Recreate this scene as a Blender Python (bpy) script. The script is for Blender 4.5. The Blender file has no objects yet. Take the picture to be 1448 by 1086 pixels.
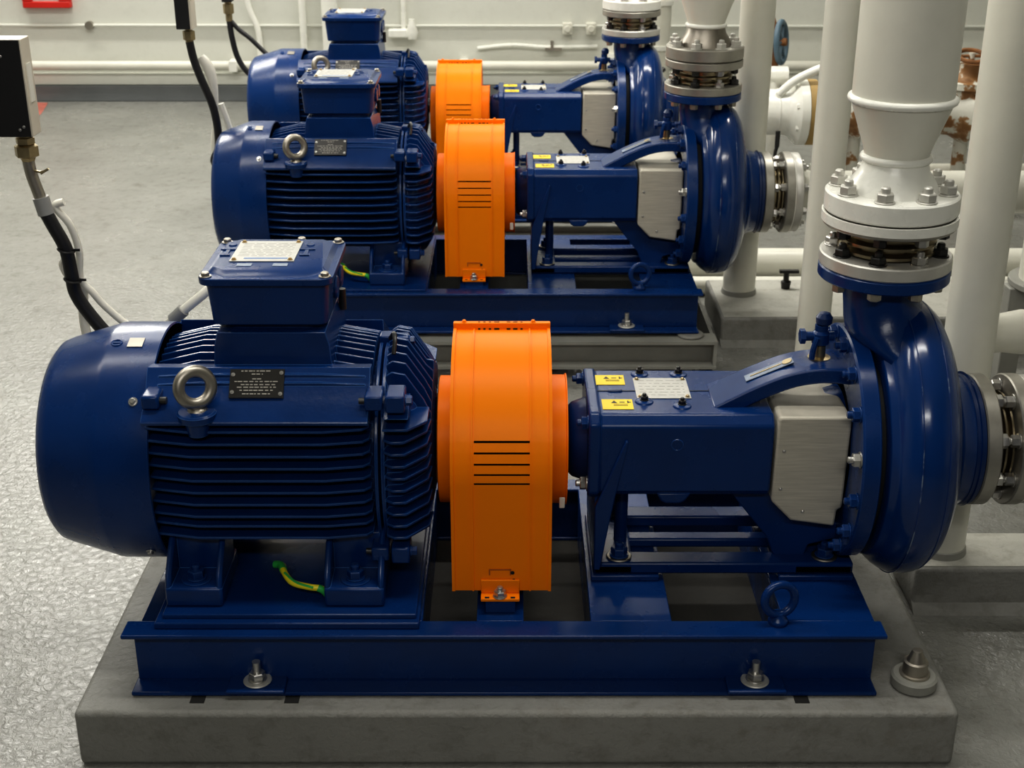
import bpy, bmesh, math, random
from mathutils import Vector, Matrix
random.seed(7)
PI = math.pi
scene = bpy.context.scene
COL = scene.collection

# ------------------------------------------------------------------ materials
def new_mat(name):
    m = bpy.data.materials.new(name); m.use_nodes = True
    nt = m.node_tree; nt.nodes.clear()
    out = nt.nodes.new('ShaderNodeOutputMaterial'); b = nt.nodes.new('ShaderNodeBsdfPrincipled')
    nt.links.new(b.outputs[0], out.inputs[0])
    return m, nt, b
def N(nt, t, **kw):
    n = nt.nodes.new(t)
    for k, v in kw.items():
        if k in n.inputs: n.inputs[k].default_value = v
        else: setattr(n, k, v)
    return n
def ramp(nt, src, stops):
    r = nt.nodes.new('ShaderNodeValToRGB'); nt.links.new(src, r.inputs[0])
    e = r.color_ramp.elements
    while len(e) < len(stops): e.new(0.5)
    for el, (p, c) in zip(e, stops):
        el.position = p; el.color = c if len(c) == 4 else (*c, 1)
    return r
def mat(name, col, rough=.4, metal=0, var=.12, scale=6, bump=0, bscale=60, coat=0, spec=.5, rvar=.1, stretch=None, edge=None):
    m, nt, b = new_mat(name)
    tc = N(nt, 'ShaderNodeTexCoord')
    src = tc.outputs['Object']
    if stretch:
        mp = N(nt, 'ShaderNodeMapping'); mp.inputs['Scale'].default_value = stretch
        nt.links.new(src, mp.inputs[0]); src = mp.outputs[0]
    n = N(nt, 'ShaderNodeTexNoise', Scale=scale, Detail=6, Roughness=.6); nt.links.new(src, n.inputs['Vector'])
    lo = tuple(max(0, c*(1-var)) for c in col); hi = tuple(min(1, c*(1+var)) for c in col)
    r = ramp(nt, n.outputs['Fac'], [(.3, lo), (.7, hi)]); nt.links.new(r.outputs[0], b.inputs['Base Color'])
    if edge:                                   # painted-in edge highlight along with worn, lighter paint on sharp edges
        g = N(nt, 'ShaderNodeNewGeometry'); bv = N(nt, 'ShaderNodeBevel', samples=4, Radius=.0022)
        dt = N(nt, 'ShaderNodeVectorMath', operation='DOT_PRODUCT'); nt.links.new(bv.outputs[0], dt.inputs[0]); nt.links.new(g.outputs['Normal'], dt.inputs[1])
        inv = N(nt, 'ShaderNodeMath', operation='SUBTRACT'); inv.inputs[0].default_value = 1; nt.links.new(dt.outputs['Value'], inv.inputs[1])
        er = ramp(nt, inv.outputs[0], [(.02, (0, 0, 0)), (.16, (1, 1, 1))])
        mx = N(nt, 'ShaderNodeMix', data_type='RGBA'); mx.inputs[7].default_value = (*edge, 1)
        nt.links.new(er.outputs[0], mx.inputs[0]); nt.links.new(r.outputs[0], mx.inputs[6]); nt.links.new(mx.outputs[2], b.inputs['Base Color'])
    rr = ramp(nt, n.outputs['Fac'], [(.3, (rough*(1-rvar),)*3), (.7, (rough*(1+rvar),)*3)]); nt.links.new(rr.outputs[0], b.inputs['Roughness'])
    b.inputs['Metallic'].default_value = metal
    b.inputs['Specular IOR Level'].default_value = spec
    b.inputs['Coat Weight'].default_value = coat; b.inputs['Coat Roughness'].default_value = .15
    if bump:
        n2 = N(nt, 'ShaderNodeTexNoise', Scale=bscale, Detail=3, Roughness=.55); nt.links.new(src, n2.inputs['Vector'])
        bp = N(nt, 'ShaderNodeBump', Strength=bump, Distance=.004); nt.links.new(n2.outputs['Fac'], bp.inputs['Height'])
        nt.links.new(bp.outputs[0], b.inputs['Normal'])
    return m
M = {}
M['blue'] = mat('blue_paint', (.0018, .0300, .136), .27, var=.12, scale=5, bump=.09, bscale=38, spec=.34, edge=(.03, .10, .32))
M['blue_cast'] = mat('blue_cast_paint', (.0018, .0300, .136), .25, var=.15, scale=8, bump=.12, bscale=70, spec=.36, edge=(.07, .19, .48))
M['blue_gloss'] = mat('blue_gloss_paint', (.0018, .0300, .136), .17, var=.1, scale=5, bump=.06, bscale=24, spec=.5, edge=(.004, .035, .17))
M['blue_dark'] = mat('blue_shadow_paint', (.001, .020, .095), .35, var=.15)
M['orange'] = mat('orange_paint', (.95, .235, .002), .42, var=.04, scale=3, bump=.05, bscale=25, spec=.12)
M['orange_b'] = mat('orange_collar_paint', (.95, .22, .002), .42, var=.05, scale=3, spec=.12)
M['white'] = mat('white_pipe_paint', (.72, .71, .63), .33, var=.05, scale=5, bump=.12, bscale=22)
M['white_b'] = mat('fresh_white_paint', (.84, .84, .78), .28, var=.04, scale=9, bump=.25, bscale=30)
M['steel'] = mat('stainless_steel', (.42, .39, .34), .42, 1, var=.14, scale=10, bump=.06, bscale=40)
M['bare_neck'] = mat('dull_bare_steel', (.24, .22, .19), .38, .85, var=.2, scale=12)
M['sheet'] = mat('brushed_steel_sheet', (.54, .51, .435), .5, .2, var=.14, scale=4, stretch=(3, 3, 60), bump=.06, bscale=8)
M['flange'] = mat('grey_steel_flange', (.40, .385, .345), .42, .75, var=.14, scale=14, bump=.05)
M['flange_w'] = mat('pale_galvanised_flange', (.56, .55, .51), .4, .4, var=.1, scale=14, bump=.05)
M['zinc'] = mat('zinc_bolt', (.55, .54, .52), .3, .9, var=.15, scale=40)
M['darkbolt'] = mat('dark_bolt', (.055, .055, .055), .38, .7, var=.2, scale=40)
M['brass'] = mat('brass', (.42, .34, .2), .35, .9, var=.2, scale=30)
M['bellows'] = mat('bellows_metal', (.33, .28, .19), .3, .95, var=.2, scale=20)
M['black'] = mat('black_plastic', (.012, .012, .013), .45, var=.1)
M['rubber'] = mat('black_conduit', (.012, .012, .014), .42, var=.1, bump=.1, bscale=120)
M['beige'] = mat('beige_box_side', (.62, .57, .47), .5, var=.06)
M['tape'] = mat('grey_tape', (.30, .30, .29), .5)
M['wcable'] = mat('white_cable', (.78, .76, .68), .4, var=.05)
M['yellow'] = mat('yellow_label', (.85, .62, .01), .5, var=.03)
M['ink'] = mat('black_ink', (.015, .014, .012), .6)
M['plateblack'] = mat('black_nameplate', (.014, .013, .012), .35)
M['engrave'] = mat('engraved_lines', (.42, .40, .36), .4)
M['faint'] = mat('faint_print', (.36, .355, .34), .5)
M['blueprint'] = mat('blue_print', (.12, .22, .45), .5)
M['plate'] = mat('white_data_plate', (.52, .515, .48), .45, .0, var=.08, scale=30)
M['rust'] = mat('rust', (.23, .10, .035), .8, var=.4, scale=20, bump=.3)
M['rust_line'] = mat('dull_orange_edge', (.42, .10, .01), .6)
M['gold'] = mat('gasket_gold', (.40, .27, .10), .6, var=.2)
M['green'] = mat('green_wire', (.04, .42, .08), .4)
M['yellowwire'] = mat('yellow_wire', (.85, .72, .02), .4)
M['handwheel'] = mat('blue_grey_handwheel', (.09, .15, .2), .5)
M['red'] = mat('red_paint', (.62, .02, .012), .5, var=.1)
M['redfloor'] = mat('worn_red_floor_paint', (.42, .13, .10), .5, var=.3, scale=14)
M['pit_shade'] = mat('shaded_pit_concrete', (.045, .043, .038), .8, var=.4, scale=9, bump=.3)  # concrete darkened in colour to stand in for shade inside the base
M['dark'] = mat('dark_void', (.01, .01, .01), .8)
M['seam'] = mat('worn_seam', (.22, .27, .36), .45, var=.3, scale=60)
M['grey_steel'] = mat('grey_painted_steel', (.27, .27, .245), .5, var=.12, scale=8)
M['kick'] = mat('grey_skirting', (.15, .16, .165), .5, var=.12, scale=3)
def worn_line():
    m, nt, b = new_mat('worn_paint_line')
    tc = N(nt, 'ShaderNodeTexCoord'); n = N(nt, 'ShaderNodeTexNoise', Scale=22, Detail=4, Roughness=.6)
    nt.links.new(tc.outputs['Object'], n.inputs['Vector'])
    r = ramp(nt, n.outputs['Fac'], [(.54, (.001, .028, .145)), (.62, (.16, .21, .30))]); nt.links.new(r.outputs[0], b.inputs['Base Color'])
    b.inputs['Roughness'].default_value = .35
    return m
M['wornline'] = worn_line()
def earth_mat():
    m, nt, b = new_mat('earth_wire_stripe')
    tc = N(nt, 'ShaderNodeTexCoord'); w = N(nt, 'ShaderNodeTexWave', Scale=9, Distortion=0); w.bands_direction = 'Z'
    nt.links.new(tc.outputs['Object'], w.inputs['Vector'])
    r = ramp(nt, w.outputs['Fac'], [(.35, (.85, .72, .02)), (.5, (.04, .42, .08))]); nt.links.new(r.outputs[0], b.inputs['Base Color'])
    b.inputs['Roughness'].default_value = .4
    return m
M['earth'] = earth_mat()
def white_rusty():
    m, nt, b = new_mat('chipped_white_on_rust')
    tc = N(nt, 'ShaderNodeTexCoord'); n = N(nt, 'ShaderNodeTexNoise', Scale=9, Detail=4, Roughness=.55)
    nt.links.new(tc.outputs['Object'], n.inputs['Vector'])
    r = ramp(nt, n.outputs['Fac'], [(.42, (.22, .105, .035)), (.48, (.32, .18, .08)), (.51, (.64, .63, .56))])
    nt.links.new(r.outputs[0], b.inputs['Base Color']); b.inputs['Roughness'].default_value = .5
    bp = N(nt, 'ShaderNodeBump', Strength=.5, Distance=.01); nt.links.new(n.outputs['Fac'], bp.inputs['Height']); nt.links.new(bp.outputs[0], b.inputs['Normal'])
    return m
M['chipped'] = white_rusty()
def concrete(name, c1, c2, stain, rough, bump, bs, mott=.8, sfac=.45):
    m, nt, b = new_mat(name)
    tc = N(nt, 'ShaderNodeTexCoord'); o = tc.outputs['Object']
    big = N(nt, 'ShaderNodeTexNoise', Scale=1.1, Detail=7, Roughness=.62); nt.links.new(o, big.inputs['Vector'])
    fine = N(nt, 'ShaderNodeTexNoise', Scale=16, Detail=8, Roughness=.7); nt.links.new(o, fine.inputs['Vector'])
    r1 = ramp(nt, big.outputs['Fac'], [(.32, c1), (.68, c2)])
    r2 = ramp(nt, fine.outputs['Fac'], [(.25, (.62, .60, .56)), (.5, (1, 1, 1)), (.8, (1.0, 1.0, .98))])
    mx = N(nt, 'ShaderNodeMix', data_type='RGBA', blend_type='MULTIPLY'); mx.inputs[0].default_value = mott
    nt.links.new(r1.outputs[0], mx.inputs[6]); nt.links.new(r2.outputs[0], mx.inputs[7])
    st = N(nt, 'ShaderNodeTexNoise', Scale=3.1, Detail=6, Roughness=.7); nt.links.new(o, st.inputs['Vector'])
    r3 = ramp(nt, st.outputs['Fac'], [(.60, (0, 0, 0)), (.74, (1, 1, 1))])
    mx2 = N(nt, 'ShaderNodeMix', data_type='RGBA'); mx2.inputs[7].default_value = (*stain, 1)
    mul = N(nt, 'ShaderNodeMath', operation='MULTIPLY'); mul.inputs[1].default_value = sfac
    nt.links.new(r3.outputs[0], mul.inputs[0]); nt.links.new(mul.outputs[0], mx2.inputs[0])
    nt.links.new(mx.outputs[2], mx2.inputs[6]); nt.links.new(mx2.outputs[2], b.inputs['Base Color'])
    rr = ramp(nt, big.outputs['Fac'], [(.3, (rough*.75,)*3), (.7, (rough*1.2,)*3)]); nt.links.new(rr.outputs[0], b.inputs['Roughness'])
    bn = N(nt, 'ShaderNodeTexNoise', Scale=bs, Detail=4, Roughness=.6, Distortion=.6); nt.links.new(o, bn.inputs['Vector'])
    bp = N(nt, 'ShaderNodeBump', Strength=bump, Distance=.006); nt.links.new(bn.outputs['Fac'], bp.inputs['Height']); nt.links.new(bp.outputs[0], b.inputs['Normal'])
    return m
M['floor'] = concrete('painted_floor', (.215, .216, .20), (.285, .286, .268), (.085, .075, .055), .26, .8, 48)
M['concrete'] = concrete('painted_concrete', (.20, .20, .185), (.28, .278, .26), (.13, .105, .07), .62, .6, 60)
M['curb'] = concrete('grey_curb', (.36, .355, .32), (.48, .475, .43), (.2, .16, .11), .6, .4, 60)
M['wall'] = concrete('painted_wall', (.67, .675, .615), (.70, .705, .645), (.64, .64, .58), .55, .1, 9, .15, .2)
M['ceil'] = mat('ceiling_paint', (.7, .7, .66), .8)

# ------------------------------------------------------------------ mesh helpers
def BM(): return bmesh.new()
def box(bm, x0, x1, y0, y1, z0, z1):
    vs = [bm.verts.new((x, y, z)) for z in (z0, z1) for y in (y0, y1) for x in (x0, x1)]
    for f in ((0, 2, 3, 1), (4, 5, 7, 6), (0, 1, 5, 4), (2, 6, 7, 3), (0, 4, 6, 2), (1, 3, 7, 5)):
        bm.faces.new([vs[i] for i in f])
    return bm
def basis(d):
    d = Vector(d).normalized()
    a = Vector((0, 0, 1)) if abs(d.z) < .9 else Vector((0, 1, 0))
    u = a.cross(d).normalized(); v = d.cross(u)
    return d, u, v
def lathe(bm, o, d, prof, seg=48, closed=True):
    """prof = [(t, r)] along direction d from o"""
    d, u, v = basis(d); o = Vector(o); rings = []
    for t, r in prof:
        c = o + d*t
        if r <= 1e-6: rings.append([bm.verts.new(c)])
        else: rings.append([bm.verts.new(c + (u*math.cos(2*PI*k/seg) + v*math.sin(2*PI*k/seg))*r) for k in range(seg)])
    for a, b in zip(rings, rings[1:]):
        for k in range(seg):
            k2 = (k+1) % seg
            if len(a) == 1 and len(b) == 1: continue
            if len(a) == 1: bm.faces.new((a[0], b[k2], b[k]))
            elif len(b) == 1: bm.faces.new((a[k], a[k2], b[0]))
            else: bm.faces.new((a[k], a[k2], b[k2], b[k]))
    if closed:
        if len(rings[0]) > 1: bm.faces.new(list(reversed(rings[0])))
        if len(rings[-1]) > 1: bm.faces.new(rings[-1])
    return bm
def disc(bm, o, d, r, h, seg=48, c=.003):
    return lathe(bm, o, d, [(0, r-c), (c, r), (h-c, r), (h, r-c)], seg)
def cyl(bm, p0, p1, r, seg=24, r1=None):
    p0 = Vector(p0); p1 = Vector(p1); L = (p1-p0).length
    return lathe(bm, p0, p1-p0, [(0, r), (L, r if r1 is None else r1)], seg)
def prism(bm, pts, axis, a0, a1):
    """pts: 2D; axis 'x': (y,z); 'y': (x,z); 'z': (x,y)"""
    def V(p, a): return {'x': (a, p[0], p[1]), 'y': (p[0], a, p[1]), 'z': (p[0], p[1], a)}[axis]
    A = [bm.verts.new(V(p, a0)) for p in pts]; B = [bm.verts.new(V(p, a1)) for p in pts]
    n = len(pts)
    bm.faces.new(A); bm.faces.new(list(reversed(B)))
    for i in range(n): bm.faces.new((A[i], B[i], B[(i+1) % n], A[(i+1) % n]))
    return bm
def smooth_path(pts, k=8):
    P = [Vector(p) for p in pts]; out = []
    for i in range(len(P)-1):
        p0 = P[max(i-1, 0)]; p1 = P[i]; p2 = P[i+1]; p3 = P[min(i+2, len(P)-1)]
        for j in range(k):
            t = j/k
            out.append(.5*((2*p1)+(-p0+p2)*t+(2*p0-5*p1+4*p2-p3)*t*t+(-p0+3*p1-3*p2+p3)*t**3))
    out.append(P[-1]); return out
def tube(bm, pts, r, seg=14, k=8, raw=False):
    P = [Vector(p) for p in pts] if raw else smooth_path(pts, k)
    rings = []; u = None
    for i, p in enumerate(P):
        t = (P[min(i+1, len(P)-1)]-P[max(i-1, 0)]).normalized()
        if u is None: _, u, v = basis(t)
        u = (u - t*u.dot(t)).normalized(); v = t.cross(u)
        rr = r(i/(len(P)-1)) if callable(r) else r
        rings.append([bm.verts.new(p+(u*math.cos(2*PI*q/seg)+v*math.sin(2*PI*q/seg))*rr) for q in range(seg)])
    for a, b in zip(rings, rings[1:]):
        for q in range(seg): bm.faces.new((a[q], a[(q+1) % seg], b[(q+1) % seg], b[q]))
    bm.faces.new(list(reversed(rings[0]))); bm.faces.new(rings[-1])
    return bm
def torus(bm, c, n, R, r, seg=36, s2=12, sy=1):
    d, u, v = basis(n); c = Vector(c); rings = []
    for i in range(seg):
        a = 2*PI*i/seg; e = u*math.cos(a)+v*math.sin(a)*sy
        rings.append([bm.verts.new(c+e*R+(e*math.cos(2*PI*j/s2)+d*math.sin(2*PI*j/s2))*r) for j in range(s2)])
    for i in range(seg):
        a = rings[i]; b = rings[(i+1) % seg]
        for j in range(s2): bm.faces.new((a[j], b[j], b[(j+1) % s2], a[(j+1) % s2]))
    return bm
def xform(bm, mtx):
    bmesh.ops.transform(bm, matrix=mtx, verts=bm.verts[:]); return bm
def finish(me, ang=38):
    me.shade_smooth(); me.set_sharp_from_angle(angle=math.radians(ang))
def wloc(o):
    v = Vector((0, 0, 0))
    while o: v = v + o.location; o = o.parent
    return v
def obj(name, bm, m, parent=None, bevel=0, bseg=2, ang=38, origin=None, label=None):
    """world-coordinate bmesh -> one mesh object whose origin sits on the part"""
    bmesh.ops.recalc_face_normals(bm, faces=bm.faces[:])
    if origin is None:
        xs = [v.co for v in bm.verts]
        origin = Vector(((min(v.x for v in xs)+max(v.x for v in xs))/2, (min(v.y for v in xs)+max(v.y for v in xs))/2, min(v.z for v in xs)))
    origin = Vector(origin)
    bmesh.ops.translate(bm, vec=-origin, verts=bm.verts[:])
    me = bpy.data.meshes.new(name); bm.to_mesh(me); bm.free(); finish(me, ang)
    me.materials.append(M[m])
    o = bpy.data.objects.new(name, me); COL.objects.link(o)
    o.parent = parent; o.location = origin - wloc(parent)
    if bevel:
        b = o.modifiers.new('bevel', 'BEVEL'); b.width = bevel; b.segments = bseg; b.limit_method = 'ANGLE'; b.angle_limit = math.radians(40)
        b.harden_normals = False
    if label: o['label'] = label
    return o
def thing(name, label, cat, loc, group=None):
    o = bpy.data.objects.new(name, None); COL.objects.link(o); o.location = loc; o.empty_display_size = .1
    o['label'] = label; o['category'] = cat
    if group: o['group'] = group
    return o
def tag(o, label, cat, group=None):
    o['label'] = label; o['category'] = cat
    if group: o['group'] = group
    return o
def struct(o): o['kind'] = 'structure'; return o
_bolts = {}
def bolt_mesh(style, s):
    key = (style, s)
    if key in _bolts: return _bolts[key]
    bm = BM()
    if style == 'hex':            # washer + hex head
        disc(bm, (0, 0, 0), (0, 0, 1), s*.62, s*.12, 20, s*.03)
        lathe(bm, (0, 0, s*.12), (0, 0, 1), [(0, s*.5), (s*.5, s*.5), (s*.58, s*.42)], 6)
    elif style == 'stud':         # nut + stud end
        disc(bm, (0, 0, 0), (0, 0, 1), s*.62, s*.1, 20, s*.03)
        lathe(bm, (0, 0, s*.1), (0, 0, 1), [(0, s*.5), (s*.06, s*.54), (s*.44, s*.54), (s*.5, s*.48)], 6)
        lathe(bm, (0, 0, s*.6), (0, 0, 1), [(0, s*.28), (s*.28, s*.28), (s*.36, s*.2)], 16)
    elif style == 'cap':          # small pan screw
        disc(bm, (0, 0, 0), (0, 0, 1), s*.75, s*.15, 16, s*.04)
        lathe(bm, (0, 0, s*.15), (0, 0, 1), [(0, s*.5), (s*.35, s*.48), (s*.45, s*.35)], 16)
    me = bpy.data.meshes.new('bolt_'+style)
    bmesh.ops.recalc_face_normals(bm, faces=bm.faces[:]); bm.to_mesh(me); bm.free(); finish(me, 30)
    _bolts[key] = me
    return me
_bm_m = {}
def bolt(name, parent, pos, d, s, m='blue', style='hex', roll=None):
    k = (style, s, m)
    if k not in _bm_m:
        me = bolt_mesh(style, s).copy(); me.materials.append(M[m]); _bm_m[k] = me
    o = bpy.data.objects.new(name, _bm_m[k]); COL.objects.link(o)
    o.parent = parent; o.location = Vector(pos) - wloc(parent)
    q = Vector(d).to_track_quat('Z', 'Y')
    o.rotation_mode = 'QUATERNION'
    o.rotation_quaternion = q @ Matrix.Rotation(random.uniform(0, PI/3) if roll is None else roll, 3, 'Z').to_quaternion()
    return o
def dup(root, off, label, scale=None, skip=()):
    def rec(o, par):
        c = o.copy(); COL.objects.link(c); c.parent = par
        for ch in list(o.children):
            if ch.name.split('.')[0] in skip: continue
            rec(ch, c)
        return c
    r = rec(root, None); r.location = root.location + Vector(off); r['label'] = label
    if scale: r.scale = scale
    return r
def ringpts(n, r, ph=0):
    return [(r*math.cos(2*PI*k/n+ph), r*math.sin(2*PI*k/n+ph)) for k in range(n)]

DF = 1.004          # underside of the discharge flange
AZ = .60            # shaft axis height
BT = .30            # top of the base frame
PT = .142           # top of the plinth

# ------------------------------------------------------------------ room
def room():
    o = obj('floor', box(BM(), -7, 6, -5, 7.12, -.1, 0), 'floor', origin=(0, 0, 0)); struct(o)
    o = obj('wall_back', box(BM(), -7, 6, 7.12, 7.3, 0, 3.8), 'wall', origin=(0, 7.2, 0)); struct(o)
    o = obj('wall_left', box(BM(), -7.15, -7, -5, 7.3, 0, 3.8), 'wall', origin=(-7, 0, 0)); struct(o)
    o = obj('wall_right', box(BM(), 6, 6.15, -5, 7.3, 0, 3.8), 'wall', origin=(6, 0, 0)); struct(o)
    o = obj('ceiling', box(BM(), -7, 6, -5, 7.3, 3.8, 3.95), 'ceil', origin=(0, 0, 3.8)); struct(o)
    o = obj('baseboard_back', box(BM(), -7, 6, 7.05, 7.12, 0, .115), 'kick', bevel=.006); struct(o)
    # a shallow painted ledge above the skirting and the run of pipe along it
    o = obj('trim_1', box(BM(), -7, 6, 7.075, 7.12, .115, .20), 'wall', bevel=.008); struct(o)
room()

def wall_services():
    t = thing('wall_pipe', 'long thick white pipe running low along the back wall just above the skirting', 'pipe', (-3, 7.0, .2))
    bm = BM(); cyl(bm, (-6.9, 7.04, .262), (5.9, 7.04, .262), .034, 20); obj('pipe_run', bm, 'white', t)
    for x in (-2.02, -.35, 1.6):
        bm = BM(); box(bm, x-.03, x+.03, 7.0, 7.12, .222, .30); obj('pipe_clamp', bm, 'white_b', t, bevel=.004)
    t = thing('wall_conduit', 'thin white conduit line running along the back wall behind the three pumps', 'conduit', (-3, 7.1, .5))
    bm = BM(); cyl(bm, (-6.9, 7.102, .545), (5.9, 7.102, .525), .011, 10); obj('conduit_run', bm, 'wall', t)
    for x in (-3.05, .95):
        bm = BM(); cyl(bm, (x, 7.12, .54), (x, 7.08, .54), .03, 14); obj('conduit_clip', bm, 'steel', t)
    for x, lab in ((.40, 'small pale junction box on the thin wall conduit, the one farther left'), (.57, 'small pale junction box on the thin wall conduit, the one beside the farthest pump flange')):
        bm = BM(); box(bm, x-.035, x+.035, 7.06, 7.12, .48, .56)
        cyl(bm, (x, 7.06, .52), (x, 7.045, .52), .026, 14)
        tag(obj('junction_box', bm, 'white', None, bevel=.006), lab, 'junction box', 'wall conduit junction boxes')
    t = thing('wall_cable', 'short pale cable with a grey clamp low on the back wall', 'cable', (.3, 7.1, .38))
    bm = BM(); tube(bm, [(-.25, 7.105, .375), (0, 7.10, .40), (.25, 7.10, .385), (.62, 7.10, .39)], .014, 8); obj('cable_run', bm, 'white_b', t)
    bm = BM(); box(bm, .24, .36, 7.06, 7.12, .365, .385); box(bm, .28, .30, 7.06, 7.12, .385, .43); obj('cable_clamp', bm, 'steel', t)
    t = thing('wall_post', 'broad white vertical pipe standing against the back wall behind the far motor', 'pipe', (-1.30, 7.0, 0))
    bm = BM(); cyl(bm, (-1.30, 7.0, 0), (-1.30, 7.0, 3.79), .058, 20); obj('pipe_run', bm, 'white_b', t)
    t = thing('wall_post', 'slim white vertical pipe on the back wall left of the broad one', 'pipe', (-1.50, 7.05, 0))
    bm = BM(); cyl(bm, (-1.50, 7.05, .32), (-1.50, 7.05, 3.79), .026, 16); obj('pipe_run', bm, 'white_b', t)
    bm = BM(); box(bm, -1.54, -1.46, 7.02, 7.12, .30, .36); obj('pipe_foot', bm, 'white_b', t, bevel=.006)
    t = thing('wall_post', 'slim white vertical conduit on the back wall beside the far cable box', 'conduit', (-1.9, 7.05, 0))
    bm = BM(); tube(bm, [(-1.83, 7.08, .25), (-1.83, 7.08, .5), (-1.90, 7.08, .75), (-1.92, 7.08, 1.4), (-1.92, 7.08, 3.79)], .022, 10); obj('conduit_run', bm, 'white_b', t)
    t = thing('wall_bracket', 'white wall bracket with slim upright right of the far terminal box', 'bracket', (-.8, 7.08, .45))
    bm = BM(); box(bm, -.89, -.69, 7.03, 7.12, .46, .52); obj('bracket_plate', bm, 'white_b', t, bevel=.01)
    bm = BM(); lathe(bm, (-.72, 7.05, .45), (0, 0, 1), [(0, .03), (.05, .045), (.12, .02), (.14, .02)], 14); obj('bracket_boss', bm, 'white_b', t)
    bm = BM(); cyl(bm, (-.78, 7.08, .5), (-.78, 7.08, 3.79), .018, 12); obj('bracket_upright', bm, 'white_b', t)
    # red-framed sign, top left
    t = thing('wall_sign', 'red-framed white sign box on the back wall at the upper left', 'sign', (-3.33, 7.08, .67))
    bm = BM()
    for b in ((-3.50, -3.16, .665, .71), (-3.50, -3.43, .71, 1.05), (-3.24, -3.16, .71, 1.05), (-3.50, -3.16, 1.05, 1.1)):
        box(bm, b[0], b[1], 7.06, 7.12, b[2], b[3])
    obj('sign_frame', bm, 'red', t, bevel=.006)
    bm = BM(); box(bm, -3.43, -3.24, 7.085, 7.12, .71, 1.05); obj('sign_panel', bm, 'plate', t)
    bm = BM()
    prism(bm, [(-3.75, 6.5), (-3.36, 6.5), (-3.31, 6.58), (-3.36, 6.85), (-3.39, 7.0), (-3.55, 7.02), (-3.75, 6.9)], 'z', .0005, .002)
    tag(obj('floor_marking', bm, 'redfloor'), 'faded red paint patch on the floor near the back wall at the left', 'floor marking')
wall_services()

# ------------------------------------------------------------------ plinths
def plinths():
    t = thing('concrete_plinth', 'grey concrete plinth under the nearest pump set', 'plinth', (0, 0, 0))
    bm = BM(); prism(bm, [(-.965, -.44), (.985, -.44), (.985, .46), (-.965, .46)], 'z', 0, PT)
    obj('plinth_block', bm, 'concrete', t, bevel=.012, bseg=3)
    for x in (-.70, -.49, .645):
        bm = BM(); box(bm, x-.016, x+.016, -.405, -.37, PT-.001, PT+.0015); obj('grout_pocket', bm, 'dark', t)
    bm = BM(); box(bm, -.78, .75, -.30, .30, PT, PT+.012); obj('pit_shade_slab', bm, 'pit_shade', t)  # added dark slab, paints the shade between the base beams
    a = thing('anchor_cap', 'round grey anchor pad with a domed nut on the concrete plinth corner', 'anchor', (.909, -.335, PT))
    bm = BM(); disc(bm, (.909, -.335, PT), (0, 0, 1), .051, .030, 36, .005); obj('anchor_pad', bm, 'grey_steel', a)
    bm = BM(); lathe(bm, (.909, -.335, PT+.030), (0, 0, 1), [(0, .034), (.005, .034), (.006, .028), (.034, .027), (.036, .021), (.05, .016), (.062, .011), (.064, 0)], 24); obj('anchor_nut', bm, 'steel', a)
    # channel steel subframe under the second and third set
    def subframe(off, label, low=1):
        ox, oy = off
        f = thing('steel_subframe', label, 'steel frame', (ox, oy, 0), 'steel subframes under the rear pump sets')
        y0 = oy-.43
        bm = BM(); x0, x1 = ox-.96, ox+.88
        box(bm, x0, x1, y0, y0+.09, .138, .150); box(bm, x0, x1, y0, y0+.07, .040, .050); box(bm, x0, x1, y0+.058, y0+.07, .050, .138)
        obj('front_channel', bm, 'grey_steel', f)
        bm = BM(); box(bm, x0, x1, oy+.36, oy+.45, .138, .15); box(bm, x0, x1, oy+.36, oy+.372, .0, .138); obj('rear_channel', bm, 'grey_steel', f)
        for x in (x0, x0+.9, x1-.012):
            bm = BM(); box(bm, x, x+.012, y0+.005, oy+.44, 0, .138); obj('end_plate', bm, 'grey_steel', f)
        bm = BM(); box(bm, x1-.075, x1-.063, y0+.02, y0+.1, 0, .04); obj('leg_plate', bm, 'grey_steel', f)
        for x in (ox-.58, ox+.08, ox+.785):
            bm = BM(); disc(bm, (x, oy-.365, .15), (0, 0, 1), .05, .012, 28, .004); obj('grout_pad', bm, 'concrete', f)
        f.scale.z = low
        return f
    subframe((-.116, 2.22), 'grey steel channel subframe under the middle pump set')
    subframe((-.24, 4.0), 'grey steel channel subframe under the farthest pump set', .5)
plinths()

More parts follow.
